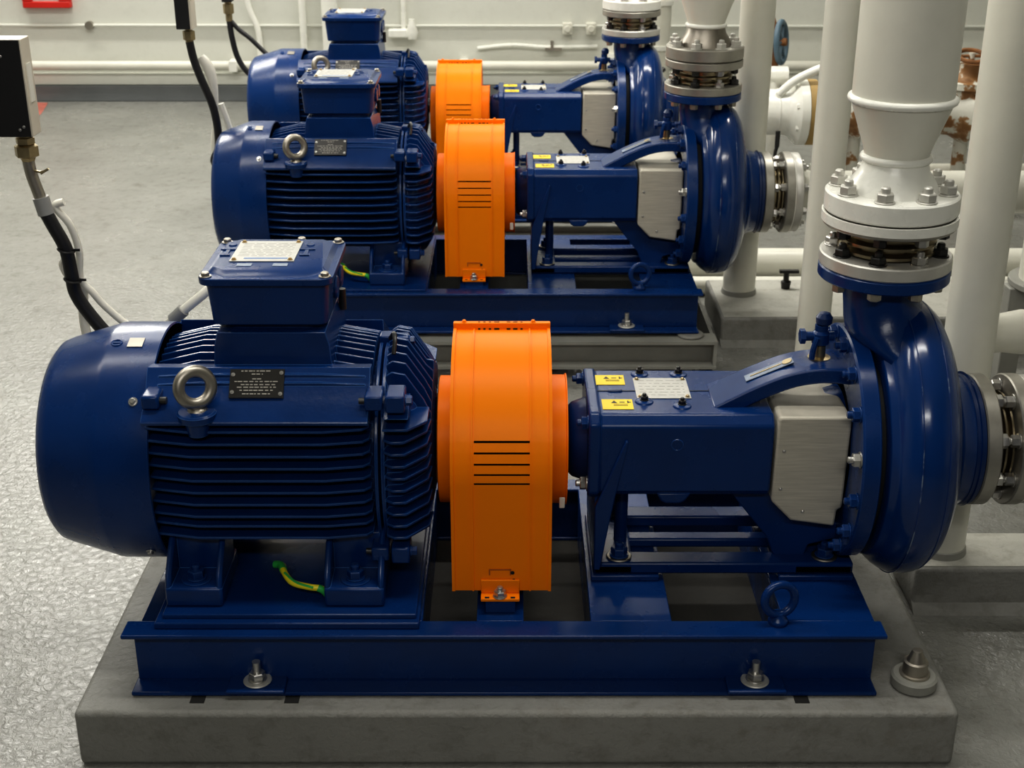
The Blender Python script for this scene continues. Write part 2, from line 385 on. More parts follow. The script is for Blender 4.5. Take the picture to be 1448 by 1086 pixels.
# ------------------------------------------------------------------ base frame
def base_frame():
    t = thing('base_frame', 'blue channel steel base frame on the concrete plinth under the nearest pump set', 'base frame', (0, 0, PT), 'pump set base frames')
    X0, X1, YF, YB = -.86, .825, -.378, .378
    def channel(y, s):
        bm = BM(); w = .062
        # top flange reaches forward over the web, bottom flange stands proud
        y0, y1 = sorted((y, y+s*w)); box(bm, X0, X1, y0, y1, BT-.010, BT)
        y0, y1 = sorted((y-s*.004, y+s*w)); box(bm, X0+.01, X1-.01, y0, y1, PT+.002, PT+.012)
        y0, y1 = sorted((y+s*.045, y+s*.056)); box(bm, X0+.015, X1-.012, y0, y1, PT+.012, BT-.010)
        return bm
    obj('front_beam', channel(YF, 1), 'blue', t, bevel=.003)
    obj('rear_beam', channel(YB, -1), 'blue', t, bevel=.003)
    yi0, yi1 = YF+.062, YB-.062
    def cross(x0, x1, name='cross_plate', z=BT):
        bm = BM(); box(bm, x0, x1, yi0-.002, yi1+.002, z-.01, z)
        box(bm, x0, x0+.008, yi0, yi1, PT+.01, z-.01); box(bm, x1-.008, x1, yi0, yi1, PT+.01, z-.01)
        return obj(name, bm, 'blue', t, bevel=.002)
    cross(X0+.012, -.70, 'end_plate', BT-.04)
    cross(-.44, -.20)
    cross(-.079, .026, 'guard_plate')
    cross(.176, .357)
    cross(.607, .81)
    bm = BM(); box(bm, -.79, -.205, -.352, .352, BT, BT+.016); box(bm, -.775, -.212, -.335, .335, BT+.016, BT+.028); obj('motor_pad', bm, 'blue', t, bevel=.003)
    for x0, x1 in ((.185, .345), (.625, .80)):
        bm = BM(); box(bm, x0, x1, -.15, .15, BT, BT+.015); obj('packing_plate', bm, 'blue', t, bevel=.003)
    for x in (-.572, .546):
        bm = BM(); box(bm, x-.065, x+.065, -.392, -.31, PT+.013, PT+.022); c = obj('anchor_clip', bm, 'blue', t, bevel=.003)
        bm = BM(); disc(bm, (x, -.352, PT+.022), (0, 0, 1), .032, .005, 28, .002); obj('washer', bm, 'flange_w', c)
        bolt('anchor_nut', c, (x, -.352, PT+.027), (0, 0, 1), .034, 'zinc', 'stud')
        bm = BM(); cyl(bm, (x, -.352, PT+.05), (x, -.352, PT+.074), .0095, 16); obj('anchor_stud', bm, 'zinc', c)
    e = thing_eye(t, (.592, -.325, BT), .036, .0095, 'blue')
    return t
def thing_eye(parent, p, R, r, m, tilt=(0.25, -1, .1), neck=.028):
    bm = BM(); x, y, z = p
    lathe(bm, (x, y, z), (0, 0, 1), [(0, .021), (.006, .023), (.012, .021), (.016, .016), (neck, .013)], 24)
    torus(bm, (x, y, z+neck+R-.004), tilt, R, r, 40, 14)
    o = obj('lifting_eye', bm, m, parent)
    return o

# ------------------------------------------------------------------ motor
def motor():
    t = thing('electric_motor', 'blue finned electric motor nearest the camera, on the concrete-mounted base', 'motor', (-.5, 0, BT+.028), 'electric motors of the pump sets')
    ax = (-1.04, 0, AZ)
    # fan cowl
    bm = BM(); R = .277
    lathe(bm, ax, (1, 0, 0), [(-.018, 0), (-.018, .10), (-.013, .195), (-.008, .222), (.004, .236), (.022, .243), (.122, .272), (.132, .2755), (.140, R), (.252, R), (.254, R-.004), (.250, R-.006), (.2, R-.006)], 72, closed=False)
    cowl = obj('fan_cowl', bm, 'blue', t, ang=50)
    for a in (-2.62, -.52, 1.57, -1.25):
        y, z = R*math.cos(a+PI/2+PI/2), R*math.sin(a)
    for ang in (138, 40, 222, 318):
        a = math.radians(ang); y, z = R*math.cos(a), R*math.sin(a)
        bolt('cowl_screw', cowl, (-.822, y, AZ+z), (0, y, z), .014, 'zinc', 'cap')
    a = math.radians(104); bm = BM(); box(bm, -.017, .017, -.017, .017, 0, .002)
    xform(bm, Matrix.Translation((-.842, R*math.cos(a), AZ+R*math.sin(a))) @ Matrix.Rotation(a-PI/2, 4, 'X')); pl = obj('cowl_badge', bm, 'steel', cowl)
    bm = BM(); torus(bm, (0, 0, .0), (0, 0, 1), .011, .0025, 20, 8); box(bm, -.012, .012, -.002, .002, -.001, .002)
    xform(bm, Matrix.Translation((-.885, R*math.cos(a), AZ+R*math.sin(a))) @ Matrix.Rotation(a-PI/2, 4, 'X')); obj('cast_mark', bm, 'blue', cowl)
    # stator body with fins
    bm = BM(); x0, x1 = -.795, -.297
    lathe(bm, (x0, 0, AZ), (1, 0, 0), [(0, .204), (x1-x0, .204)], 64)
    lathe(bm, (x1-.006, 0, AZ), (1, 0, 0), [(0, .235), (.003, .252), (.010, .252), (.012, .235)], 64)
    for s in (-1, 1):
        A = (-.178, .855) if s < 0 else (-.150, .842)
        sh = [(-.14, .79), (-.14, .848), A, (-.226, .802), (-.276, .772), (-.279, .766), (-.276, .760), (-.18, .745)]
        prism(bm, [(-s*p[0] if s > 0 else p[0], p[1]) for p in sh] if s < 0 else [(-p[0], p[1]) for p in sh], 'x', x0+.004, x1-.01)
        for i in range(10):                       # horizontal side fins
            z = .742 - i*.0292
            zz = z - AZ; yc = -(math.sqrt(max(.204**2-zz*zz, .008)))+.03
            tip = -.272 if i < 8 else -.262
            pl = [(x0+.004, yc), (x0+.004, tip+.022), (x0+.10, tip), (x1-.11, tip), (x1-.025, tip+.014), (x1-.012, tip+.03), (x1-.012, yc)]
            prism(bm, [(p[0], s*-p[1]) for p in pl], 'z', z-.003, z+.003)
        for i in range(2):
            z = .865-.6 + 0
    for i in range(12):                           # upright fins across the crown
        y = -.138 + i*.0252
        zt = AZ + math.sqrt(.29**2 - y*y) - .022
        pl = [(x0+.006, .8), (x0+.006, zt-.022), (x0+.10, zt), (x1-.10, zt), (x1-.012, zt-.016), (x1-.012, .8)]
        prism(bm, pl, 'y', y-.003, y+.003)
    for k, (ya, za) in enumerate(((-.1905, .8428), (-.203, .8285))):  # shallow casting ribs on the shoulder
        prism(bm, [(x0+.03, za-.002), (x0+.12, za+.002), (x1-.12, za+.002), (x1-.02, za-.002), (x1-.02, za-.006), (x0+.03, za-.006)], 'y', ya-.004, ya+.01)
    # pad under the terminal box
    prism(bm, [(-.655, .80), (-.648, .895), (-.640, .925), (-.405, .925), (-.397, .895), (-.39, .80)], 'y', -.150, .12)
    obj('stator_body', bm, 'blue_cast', t, bevel=.0012, bseg=1)
    # drive end shield
    bm = BM()
    lathe(bm, (-.290, 0, AZ), (1, 0, 0), [(0, .238), (.004, .252), (.012, .252), (.016, .238), (.045, .235), (.075, .21), (.098, .17), (.110, .12), (.114, .10), (.114, 0)], 64)
    prism(bm, [(-.17, .79), (-.205, .796), (-.250, .776), (-.262, .768), (-.18, .745)], 'x', -.276, -.222)
    for s in (-1, 1):
        for i in range(10):
            z = .742 - i*.0292
            pl = [(-.279, .14), (-.279, .250), (-.262, .264), (-.232, .262), (-.186, .205), (-.180, .14)]
            if i == 0: pl = [(-.279, .14), (-.279, .262), (-.225, .262), (-.184, .215), (-.184, .14)]
            prism(bm, [(p[0], s*p[1]) for p in pl], 'z', z-.003, z+.003)
    for i in range(11):
        y = -.140 + i*.028
        zt = AZ + math.sqrt(.268**2 - y*y)
        pl = [(-.279, .74), (-.279, zt-.01), (-.265, zt), (-.235, zt-.006), (-.196, zt-.065), (-.18, .70+.1*(1-abs(y)/.2)), (-.18, .68)]
        prism(bm, pl, 'y', y-.003, y+.003)
    obj('end_shield', bm, 'blue_cast', t, bevel=.0012, bseg=1)
    bm = BM(); cyl(bm, (-.18, 0, AZ), (-.05, 0, AZ), .036, 24); obj('motor_shaft', bm, 'darkbolt', t)
    # clamp lugs with bolts
    def lug(x, y, z, right=True):
        bm = BM(); box(bm, x-.042, x-.003, y-.016, y+.05, z-.016, z+.018); box(bm, x+.003, x+.044, y-.020, y+.05, z-.02, z+.02)
        l = obj('clamp_lug', bm, 'blue', t, bevel=.005)
        bolt('lug_bolt', l, (x+.044, y+.004, z+.001), (1, 0, 0), .022, 'blue', 'hex')
        bm = BM(); cyl(bm, (x-.055, y+.004, z), (x-.042, y+.004, z), .007, 12); obj('bolt_end', bm, 'darkbolt', l)
    lug(-.272, -.252, .806); lug(-.272, -.245, .435)
    bm = BM(); box(bm, -.79, -.752, -.262, -.2, .79, .822); l = obj('clamp_lug', bm, 'blue', t, bevel=.006)
    bm = BM(); cyl(bm, (-.752, -.245, .806), (-.738, -.245, .806), .008, 12); obj('bolt_end', bm, 'darkbolt', l)
    bm = BM(); box(bm, -.302, -.270, -.02, .02, .835, .866); box(bm, -.264, -.235, -.02, .02, .83, .862); l = obj('clamp_lug', bm, 'blue', t, bevel=.004)
    bolt('lug_bolt', l, (-.235, .0, .85), (1, 0, 0), .018, 'blue', 'hex')
    bm = BM(); tube(bm, [(-.275, -.04, .868), (-.265, -.05, .885), (-.262, -.07, .875), (-.264, -.09, .85)], .005, 8); obj('seal_wire', bm, 'darkbolt', l)
    # feet
    for sy in (-1, 1):
        for xa, xb in ((-.772, -.645), (-.418, -.285)):
            bm = BM(); y0, z0 = .305, BT+.028
            def B(x0, x1, ya, yb, za, zb):
                ya, yb = sorted((sy*ya, sy*yb)); box(bm, x0, x1, ya, yb, za, zb)
            B(xa, xb, y0, .12, z0, z0+.048)
            prism(bm, [(sy*y0, z0+.04), (sy*(y0-.012), z0+.075), (sy*.235, .46), (sy*.15, .50), (sy*.15, z0+.04)], 'x', xa, xa+.014)
            prism(bm, [(sy*y0, z0+.04), (sy*(y0-.012), z0+.075), (sy*.235, .46), (sy*.15, .50), (sy*.15, z0+.04)], 'x', xb-.014, xb)
            B(xa+.01, xb-.01, .215, .14, z0+.04, .47)
            f = obj('motor_foot', bm, 'blue_cast', t, bevel=.006)
            xm = (xa+xb)/2
            bm = BM(); disc(bm, (xm, sy*.262, z0+.048), (0, 0, 1), .034, .003, 28, .001); obj('washer', bm, 'blue', f)
            bolt('foot_bolt', f, (xm, sy*.262, z0+.051), (0, 0, 1), .036, 'blue', 'stud')
    # earth wire
    bm = BM(); tube(bm, [(-.525, -.20, .372), (-.520, -.225, .374), (-.495, -.262, .366), (-.455, -.275, .362), (-.427, -.275, .357), (-.41, -.27, .335)], .0075, 10)
    e = obj('earth_wire', bm, 'yellowwire', t, label='yellow and green earth wire')
    bm = BM(); tube(bm, [(-.545, -.19, .370), (-.530, -.2, .374), (-.521, -.222, .374)], .009, 10); tube(bm, [(-.436, -.2755, .360), (-.425, -.2755, .354), (-.412, -.27, .335)], .0085, 10)
    tube(bm, [(-.515, -.240, .378), (-.485, -.270, .371), (-.445, -.282, .364)], .003, 6)
    obj('green_insulation', bm, 'green', e)
    # eye bolt on the shoulder
    e = thing_eye(t, (-.672, -.255, .779), .0355, .0128, 'steel', (.62, -1, .22), .030)
    bm = BM(); lathe(bm, (-.672, -.262, .735), (0, 0, 1), [(0, .022), (.03, .028), (.036, .040), (.050, .042), (.054, .038)], 28); obj('eye_boss', bm, 'blue_cast', e)
    # name plate on the shoulder panel
    nrm = Vector((0, -.053, .048)); 
    d = Vector((0, -.048, -.053)).normalized(); n = Vector((0, -.053, .048)).normalized()
    c = Vector((-.550, -.2055, .8272)) + n*.0005
    Mx = Matrix.Translation(c) @ Matrix(((1, 0, 0), tuple((0, -d.y, n.y)), (0, -d.z, n.z))).to_4x4()
    bm = BM(); box(bm, -.0585, .0585, -.0325, .0325, -.004, .0045); xform(bm, Mx); npl = obj('name_plate', bm, 'plateblack', t)
    bm = BM(); rnd = random.Random(3)
    for row, (y, xa, xb) in enumerate(((.028, -.035, .028), (.021, -.012, .012), (.010, -.01, .012), (.004, -.048, .046), (-.003, -.034, .04), (-.009, -.042, .042), (-.016, -.036, .036), (-.024, -.03, .03))):
        x = xa
        while x < xb:
            w = rnd.uniform(.003, .011); box(bm, x, min(x+w, xb), y-.0011, y+.0011, .0045, .005); x += w+rnd.uniform(.0015, .004)
    xform(bm, Mx); obj('plate_print', bm, 'engrave', npl)
    for px, py in ((-.052, .020), (.052, .024), (-.052, -.02), (.052, -.024)):
        p = Mx @ Vector((px, py, .0045)); bolt('plate_rivet', npl, p, n, .006, 'zinc', 'cap')
    # terminal box
    def rbox(bm, x0, x1, y0, y1, z0, z1, r, tx=0, ty=0, seg=5):
        ring = []
        for (cx, cy, a0) in ((x1-r, y1-r, 0), (x0+r, y1-r, 90), (x0+r, y0+r, 180), (x1-r, y0+r, 270)):
            for k in range(seg+1):
                a = math.radians(a0+90*k/seg); ring.append((cx+r*math.cos(a), cy+r*math.sin(a)))
        mx, my = (x0+x1)/2, (y0+y1)/2
        lo = [bm.verts.new((mx+(p[0]-mx)*(1-tx), my+(p[1]-my)*(1-ty), z0)) for p in ring]; hi = [bm.verts.new((p[0], p[1], z1)) for p in ring]
        n_ = len(ring); bm.faces.new(list(reversed(lo))); bm.faces.new(hi)
        for i in range(n_): bm.faces.new((lo[i], lo[(i+1) % n_], hi[(i+1) % n_], hi[i]))
    bm = BM(); rbox(bm, -.660, -.392, -.145, .105, .937, 1.034, .025, .06, .06); rbox(bm, -.632, -.415, -.118, .08, .92, .940, .03)
    tb = obj('terminal_box', bm, 'blue', t, bevel=.003)
    bm = BM(); rbox(bm, -.672, -.382, -.162, .122, 1.034, 1.050, .028, .006, .006); 
    oc = [(-.615, -.148), (-.44, -.148), (-.405, -.118), (-.396, -.118), (-.396, .08), (-.43, .108), (-.625, .108), (-.658, .08), (-.658, -.118), (-.645, -.118)]
    inn = [(-.61, -.134), (-.445, -.134), (-.412, -.106), (-.408, -.106), (-.408, .074), (-.434, .096), (-.62, .096), (-.646, .074), (-.646, -.106), (-.642, -.106)]
    a_ = [bm.verts.new((*p, 1.050)) for p in oc]; b_ = [bm.verts.new((*p, 1.060)) for p in inn]
    bm.faces.new(b_)
    for i in range(10): bm.faces.new((a_[i], a_[(i+1) % 10], b_[(i+1) % 10], b_[i]))
    lid = obj('box_lid', bm, 'blue', tb, bevel=.002)
    for p in ((-.655, -.143), (-.40, -.143), (-.655, .103), (-.40, .103), (-.485, .112)):
        bolt('lid_screw', lid, (p[0], p[1], 1.050), (0, 0, 1), .018, 'steel', 'cap')
    bm = BM(); prism(bm, [(-.617, .075), (-.476, .075), (-.476, -.073), (-.617, -.073)], 'z', 1.0605, 1.0625); lp = obj('lid_plate', bm, 'plate', lid, label='white printed plate')
    bm = BM()
    for r_ in range(9):
        x = -.605
        while x < -.49:
            w = rnd.uniform(.006, .03); box(bm, x, min(x+w, -.488), .056-r_*.0115-.0012, .056-r_*.0115+.0012, 1.0625, 1.0628); x += w+.005
    obj('plate_print', bm, 'faint', lp)
    bm = BM(); box(bm, -.588, -.492, -.058, -.05, 1.0625, 1.0629); obj('blue_line', bm, 'blueprint', lp)
    for p in ((-.608, .066), (-.485, .066), (-.608, -.064), (-.485, -.064)): bolt('plate_rivet', lp, (p[0], p[1], 1.0625), (0, 0, 1), .008, 'gold', 'cap')
    bm = BM()                                        # cast marks each side of the plate
    for sx in (-1, 1):
        cx = -.546+sx*.088; box(bm, cx-.018, cx+.018, .012, .016, 1.0595, 1.063); box(bm, cx-.012, cx+.01, -.030, -.022, 1.0595, 1.063); box(bm, cx-.004, cx+.004, -.03, .01, 1.0595, 1.0625)
        lathe(bm, (cx+.002, .052, 1.0595), (0, 0, 1), [(0, .010), (.003, .009)], 14)
    obj('cast_mark', bm, 'blue', lid)
    for x in (-.58, -.502):
        bm = BM(); box(bm, x-.016, x+.016, -.103, -.085, 1.0598, 1.0612); obj('small_tag', bm, 'seam', lid)
    for y in (-.02, .06):
        bm = BM(); disc(bm, (-.399, y, .985), (1, 0, 0), .026, .010, 24, .003); obj('blanking_plug', bm, 'blue', tb)
    bm = BM(); cyl(bm, (-.393, .07, .90), (-.393, .07, .95), .009, 12); obj('cable_gland', bm, 'darkbolt', tb)
    return t

# ------------------------------------------------------------------ coupling guard
def guard():
    t = thing('coupling_guard', 'orange coupling guard of the nearest pump set', 'guard', (-.023, 0, BT), 'coupling guards')
    R, zb, c, hw = .262, .345, -.0235, .1085
    def prof(Rr):
        # front bottom -> crown -> rear bottom, list of (y, z)
        pts = []
        zs = [zb, .40, .46, .52, .60, .612, .616, .633, .637, .656, .660, .680, .684]
        for z in zs:
            y = Rr if z <= AZ else math.sqrt(Rr*Rr-(z-AZ)**2)
            pts.append((-y, z))
        a0 = math.asin((.684-AZ)/Rr)
        # final vent sits just above
        arc = [math.asin(v/Rr) for v in (.703-AZ, .7075-AZ)]
        for a in arc: pts.append((-Rr*math.cos(a), AZ+Rr*math.sin(a)))
        n = 26
        for k in range(1, n+1):
            a = arc[-1] + (PI-arc[-1])*k/n; pts.append((-Rr*math.cos(a), AZ+Rr*math.sin(a)))
        pts += [(Rr, .5), (Rr, zb)]
        return pts
    P_ = prof(R); cols = [c-hw, c-.064, -.083, .041, c+.064, c+hw]
    slot_rows = {5, 7, 9, 11, 13}      # row i spans P_[i]..P_[i+1]
    bm = BM(); grid = [[bm.verts.new((x, y, z)) for x in cols] for y, z in P_]
    for i in range(len(P_)-1):
        for j in range(5):
            if i in slot_rows and j == 2: continue
            bm.faces.new((grid[i][j], grid[i][j+1], grid[i+1][j+1], grid[i+1][j]))
    sh = obj('guard_shell', bm, 'orange', t, ang=40)
    # seams, rolled edges
    Q = prof(R)
    def strip(x0, x1, h):
        bm = BM(); Qo = prof(R+h); Qi = prof(R-.002)
        rows = [[bm.verts.new(p) for p in ((x0, q[0], q[1]), (x0, r[0], r[1]), (x1, r[0], r[1]), (x1, q[0], q[1]))] for q, r in zip(Qi, Qo)]
        for a, b in zip(rows, rows[1:]):
            for k in range(4): bm.faces.new((a[k], a[(k+1) % 4], b[(k+1) % 4], b[k]))
        bm.faces.new(rows[0]); bm.faces.new(rows[-1]); return bm
    for x in (c-.064, c+.064): obj('guard_seam', strip(x-.0018, x+.0018, .0035), 'orange', t)
    for x0, x1 in ((c-hw-.003, c-hw+.004), (c+hw-.004, c+hw+.003)): obj('rolled_edge', strip(x0, x1, .004), 'orange', t)
    for x in (c-hw, c+hw):
        pts = [(q[0]*.985, AZ+(q[1]-AZ)*.985 if q[1] > AZ else q[1]) for q in Q]
        bm = BM(); prism(bm, pts, 'x', x-.0015, x+.0015); obj('side_plate', bm, 'orange', t)
    for x0, x1, r in ((-.170, c-hw, .150), (c+hw, .127, .152)):
        bm = BM(); lip = -1 if x0 < -.15 else 1
        lathe(bm, (x0, 0, AZ), (1, 0, 0), [(0, r-.05), (0, r-.004), (.002, r), (x1-x0, r)] if lip < 0 else [(0, r), (x1-x0-.004, r), (x1-x0-.003, r+.003), (x1-x0, r+.003), (x1-x0, r-.05)], 56, closed=False)
        o = obj('guard_collar', bm, 'orange_b', t, ang=40)
    # perforated joint strip on the crown
    bm = BM(); z0 = AZ+R-.012; yy = .045
    x0, x1 = c-hw-.004, c+hw+.004
    xs = [x0, x0+.055]; hx = []
    xx = x0+.058
    box(bm, x0, x1, yy, yy+.016, z0, z0+.024)
    st = obj('joint_strip', bm, 'orange', t, bevel=.002)
    for k, dx in enumerate((.060, .072, .085, .099, .104, .128, .141, .146, .158)):
        bm = BM(); w = .0026 if k not in (3, 5) else .0042
        box(bm, x0+dx-w, x0+dx+w, yy-.0012, yy+.004, z0+.007, z0+.0118); box(bm, x0+dx-w, x0+dx+w, yy+.006, yy+.0095, z0+.0238, z0+.0248)
        obj('vent_hole', bm, 'dark', st)
    for dx in (.025, .185): bolt('strip_screw', st, (x0+dx, yy+.008, z0+.024), (0, 0, 1), .009, 'orange', 'cap')
    # foot tab and bolt
    bm = BM(); box(bm, -.070, .017, -.268, -.262, zb-.004, zb+.03); box(bm, -.070, .017, -.292, -.262, zb-.012, zb-.004)
    f = obj('foot_tab', bm, 'orange', t, bevel=.002)
    bolt('foot_bolt', f, (-.027, -.280, zb-.004), (0, 0, 1), .026, 'zinc', 'stud')
    for x in (-.056, .002):
        bm = BM(); box(bm, x-.005, x+.005, -.290, -.283, zb-.0045, zb-.0035); obj('tab_slot', bm, 'dark', f)
    bm = BM(); box(bm, -.06, .008, -.285, -.215, BT, zb-.012); obj('guard_stand', bm, 'blue', t, bevel=.002)
    # embossed window outline, dots and loose white tag
    bm = BM(); w = .0014
    for b in ((-.050, -.004, .3985, .401), (-.052, -.049, .386, .401), (-.005, -.002, .386, .401)): box(bm, b[0], b[1], -R-.0025, -R, b[2], b[3])
    obj('emboss', bm, 'rust_line', t)
    bm = BM()
    for p in ((.001, .392), (.004, .372)): disc(bm, (p[0], -R-.003, p[1]), (0, 1, 0), .0045, .002, 14, .0005)
    obj('small_hole', bm, 'dark', t)
    bm = BM(); box(bm, .108, .121, -.150, -.146, .494, .522); obj('white_tag', bm, 'wcable', t, bevel=.005)
    bm = BM(); cyl(bm, (-.11, 0, AZ), (.06, 0, AZ), .16, 40); cyl(bm, (-.17, 0, AZ), (.136, 0, AZ), .045, 32); obj('coupling', bm, 'dark', t)
    return t

# ------------------------------------------------------------------ pump
def pump():
    t = thing('centrifugal_pump', 'blue end-suction pump nearest the camera with a brushed steel cover', 'pump', (.5, 0, BT+.015), 'end-suction pumps')
    # bearing housing
    bm = BM()
    prism(bm, [(-.150, .54), (-.150, .700), (-.128, .722), (.128, .722), (.150, .700), (.150, .54), (.135, .522), (-.135, .522)], 'x', .197, .588)
    prism(bm, [(-.155, .535), (-.155, .705), (-.131, .727), (.131, .727), (.155, .705), (.155, .535), (.138, .517), (-.138, .517)], 'x', .172, .199)
    prism(bm, [(.33, .53), (.34, .510), (.352, .503), (.385, .503), (.397, .510), (.41, .53)], 'y', -.146, -.08)
    bh = obj('bearing_housing', bm, 'blue', t, bevel=.006, bseg=3)
    bm = BM(); box(bm, .17, .47, -.0015, .0015, .7225, .7235)
    obj('lid_joint', bm, 'ink', bh)
    bm = BM(); torus(bm, (.371, -.1505, .655), (0, 1, 0), .013, .002, 18, 6); obj('cast_mark', bm, 'blue', bh)
    bm = BM()
    lathe(bm, (.128, 0, AZ), (1, 0, 0), [(0, .05), (.003, .078), (.012, .088), (.03, .094), (.044, .10)], 40)
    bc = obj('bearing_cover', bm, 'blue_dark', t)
    for y, z in ringpts(6, .082, .3): bolt('cover_bolt', bc, (.130, y, AZ+z), (-1, 0, 0), .02, 'darkbolt', 'hex')
    for y, z, m in ((-.128, .70, 'blue'), (-.128, .548, 'zinc'), (.128, .70, 'blue'), (.128, .548, 'zinc')): bolt('housing_bolt', bh, (.172, y, z), (-1, 0, 0), .028, m, 'stud')
    bm = BM(); cyl(bm, (.05, 0, AZ), (.14, 0, AZ), .03, 24); cyl(bm, (.108, 0, AZ), (.13, 0, AZ), .05, 28); obj('pump_shaft', bm, 'darkbolt', t)
    # warning labels, data plate, plugs
    zt = .7222
    def label(x0, x1, y0, y1):
        bm = BM(); box(bm, x0, x1, y0, y1, zt, zt+.0012); l = obj('warning_label', bm, 'yellow', bh, label='yellow warning label')
        bm = BM(); mx = x0+.028; my = (y0+y1)/2+.012
        tri = [(mx-.007, my-.006), (mx+.007, my-.006), (mx, my+.008)]; prism(bm, tri, 'z', zt+.0012, zt+.0016)
        for k, (a, b) in enumerate(((.040, .052), (.058, .066))): box(bm, x0+a, x0+b, my-.003, my+.001, zt+.0012, zt+.0016)
        box(bm, x0+.058, x0+.061, my-.006, my+.007, zt+.0012, zt+.0016)
        for r_ in range(2): box(bm, x0+.026, x1-.012, my-.014-r_*.007, my-.012-r_*.007, zt+.0012, zt+.0016)
        obj('label_print', bm, 'ink', l)
    label(.205, .275, -.106, -.050); label(.196, .266, .036, .094)
    bm = BM(); box(bm, .287, .412, -.045, .074, zt, zt+.002); dp = obj('data_plate', bm, 'plate', bh, label='white metal data plate')
    rnd = random.Random(5); bm = BM()
    for r_ in range(6):
        x = .297
        while x < .40:
            w = rnd.uniform(.006, .02); box(bm, x, min(x+w, .402), .058-r_*.017-.0012, .058-r_*.017+.0012, zt+.002, zt+.0023); x += w+.006
    obj('plate_print', bm, 'faint', dp)
    for p in ((.295, .066), (.404, .066), (.404, -.037), (.295, -.037)): bolt('plate_rivet', dp, (p[0], p[1], zt+.002), (0, 0, 1), .008, 'brass', 'cap')
    for x, y in ((.302, -.062), (.386, -.086), (.305, .100), (.398, .100)):
        bm = BM(); lathe(bm, (x, y, zt-.001), (0, 0, 1), [(0, .022), (.004, .020), (.006, .014)], 20); pb = obj('plug_boss', bm, 'blue', bh)
        bolt('oil_plug', pb, (x, y, zt+.005), (0, 0, 1), .017, 'darkbolt', 'stud')
    bm = BM(); box(bm, .222, .256, -.006, .006, zt-.002, zt+.004); obj('breather_slot', bm, 'blue_dark', bh, bevel=.003)
    # yoke arm over the seal chamber
    path = [(.455, .722), (.50, .745), (.56, .775), (.63, .803), (.70, .815), (.775, .812)]
    Pp = smooth_path([(p[0], 0, p[1]) for p in path], 6); bm = BM(); rows = []
    for i, p in enumerate(Pp):
        k = i/(len(Pp)-1); tdir = (Pp[min(i+1, len(Pp)-1)]-Pp[max(i-1, 0)]).normalized(); nr = Vector((-tdir.z, 0, tdir.x))
        hw = .068-.006*math.sin(k*PI); th = .036 if k > .1 else .02+.16*k
        cx = -.028 + .0*k
        rows.append([bm.verts.new(p+nr*0+Vector((0, cx-hw, 0))-nr*th), bm.verts.new(p+Vector((0, cx-hw, 0))), bm.verts.new(p+Vector((0, cx+hw, 0))), bm.verts.new(p+Vector((0, cx+hw, 0))-nr*th)])
    for a, b in zip(rows, rows[1:]):
        for k in range(4): bm.faces.new((a[k], a[(k+1) % 4], b[(k+1) % 4], b[k]))
    bm.faces.new(rows[0]); bm.faces.new(rows[-1])
    arm = obj('yoke_arm', bm, 'blue', t, bevel=.006, bseg=3)
    a = math.atan2(.803-.745, .13)
    bm = BM(); box(bm, -.058, .058, -.016, .016, 0, .002); xform(bm, Matrix.Translation((.588, -.030, .7885)) @ Matrix.Rotation(-a, 4, 'Y')); tg = obj('arm_tag', bm, 'seam', arm, bevel=.0008)
    bm = BM(); disc(bm, (.044, 0, .002), (0, 0, 1), .012, .002, 20, .0005); box(bm, -.045, .03, -.002, .002, .002, .0035); xform(bm, Matrix.Translation((.588, -.030, .7885)) @ Matrix.Rotation(-a, 4, 'Y')); obj('tag_rivet', bm, 'brass', tg)
    # vent cock on the arm
    vx, vy, vz = .702, -.02, .815
    bm = BM(); lathe(bm, (vx, vy, vz-.002), (0, 0, 1), [(0, .026), (.004, .026), (.006, .014), (.035, .013)], 20); vp = obj('vent_stem', bm, 'brass', t)
    bm = BM(); lathe(bm, (vx, vy, vz+.03), (0, 0, 1), [(0, .012), (.006, .02), (.03, .02), (.036, .015), (.05, .015)], 18)
    cyl(bm, (vx-.045, vy, vz+.052), (vx+.03, vy, vz+.052), .011, 14); disc(bm, (vx-.048, vy, vz+.052), (1, 0, 0), .018, .012, 6, .001)
    tube(bm, [(vx-.012, vy-.02, vz+.055), (vx-.02, vy-.024, vz+.03), (vx-.022, vy-.024, vz+.006)], .007, 8)
    obj('vent_valve', bm, 'blue', vp)
    bm = BM(); lathe(bm, (vx+.004, vy, vz+.078), (0, 0, 1), [(0, .010), (.006, .018), (.02, .019), (.03, .012), (.033, 0)], 18); obj('vent_knob', bm, 'blue_dark', vp)
    # stainless guard over the seal chamber
    pl = [(.592, .513), (.594, .716), (.598, .724), (.754, .724), (.758, .716), (.756, .495), (.745, .490), (.742, .448), (.640, .463)]
    bm = BM(); prism(bm, pl, 'y', -.152, .152)
    sp = obj('seal_cover', bm, 'sheet', t, bevel=.010, bseg=3, label='brushed stainless seal cover')
    for x, z in ((.606, .64), (.605, .545), (.66, .487)): bolt('cover_rivet', sp, (x+.006, -.152, z), (0, -1, 0), .006, 'zinc', 'cap')
    # bracket: leg, foot frame and rear support
    zf = BT+.015
    bm = BM()
    for ya, yb in ((-.142, -.085), (.085, .142)): box(bm, .19, .80, ya, yb, zf, zf+.030)
    box(bm, .19, .285, -.142, .142, zf, zf+.026); box(bm, .66, .80, -.142, .142, zf, zf+.026); box(bm, .28, .67, -.018, .022, zf, zf+.024)
    obj('foot_frame', bm, 'blue', t, bevel=.006)
    bm = BM()
    prism(bm, [(-.142, zf+.02), (.142, zf+.02), (.135, .53), (-.135, .53)], 'x', .190, .204)
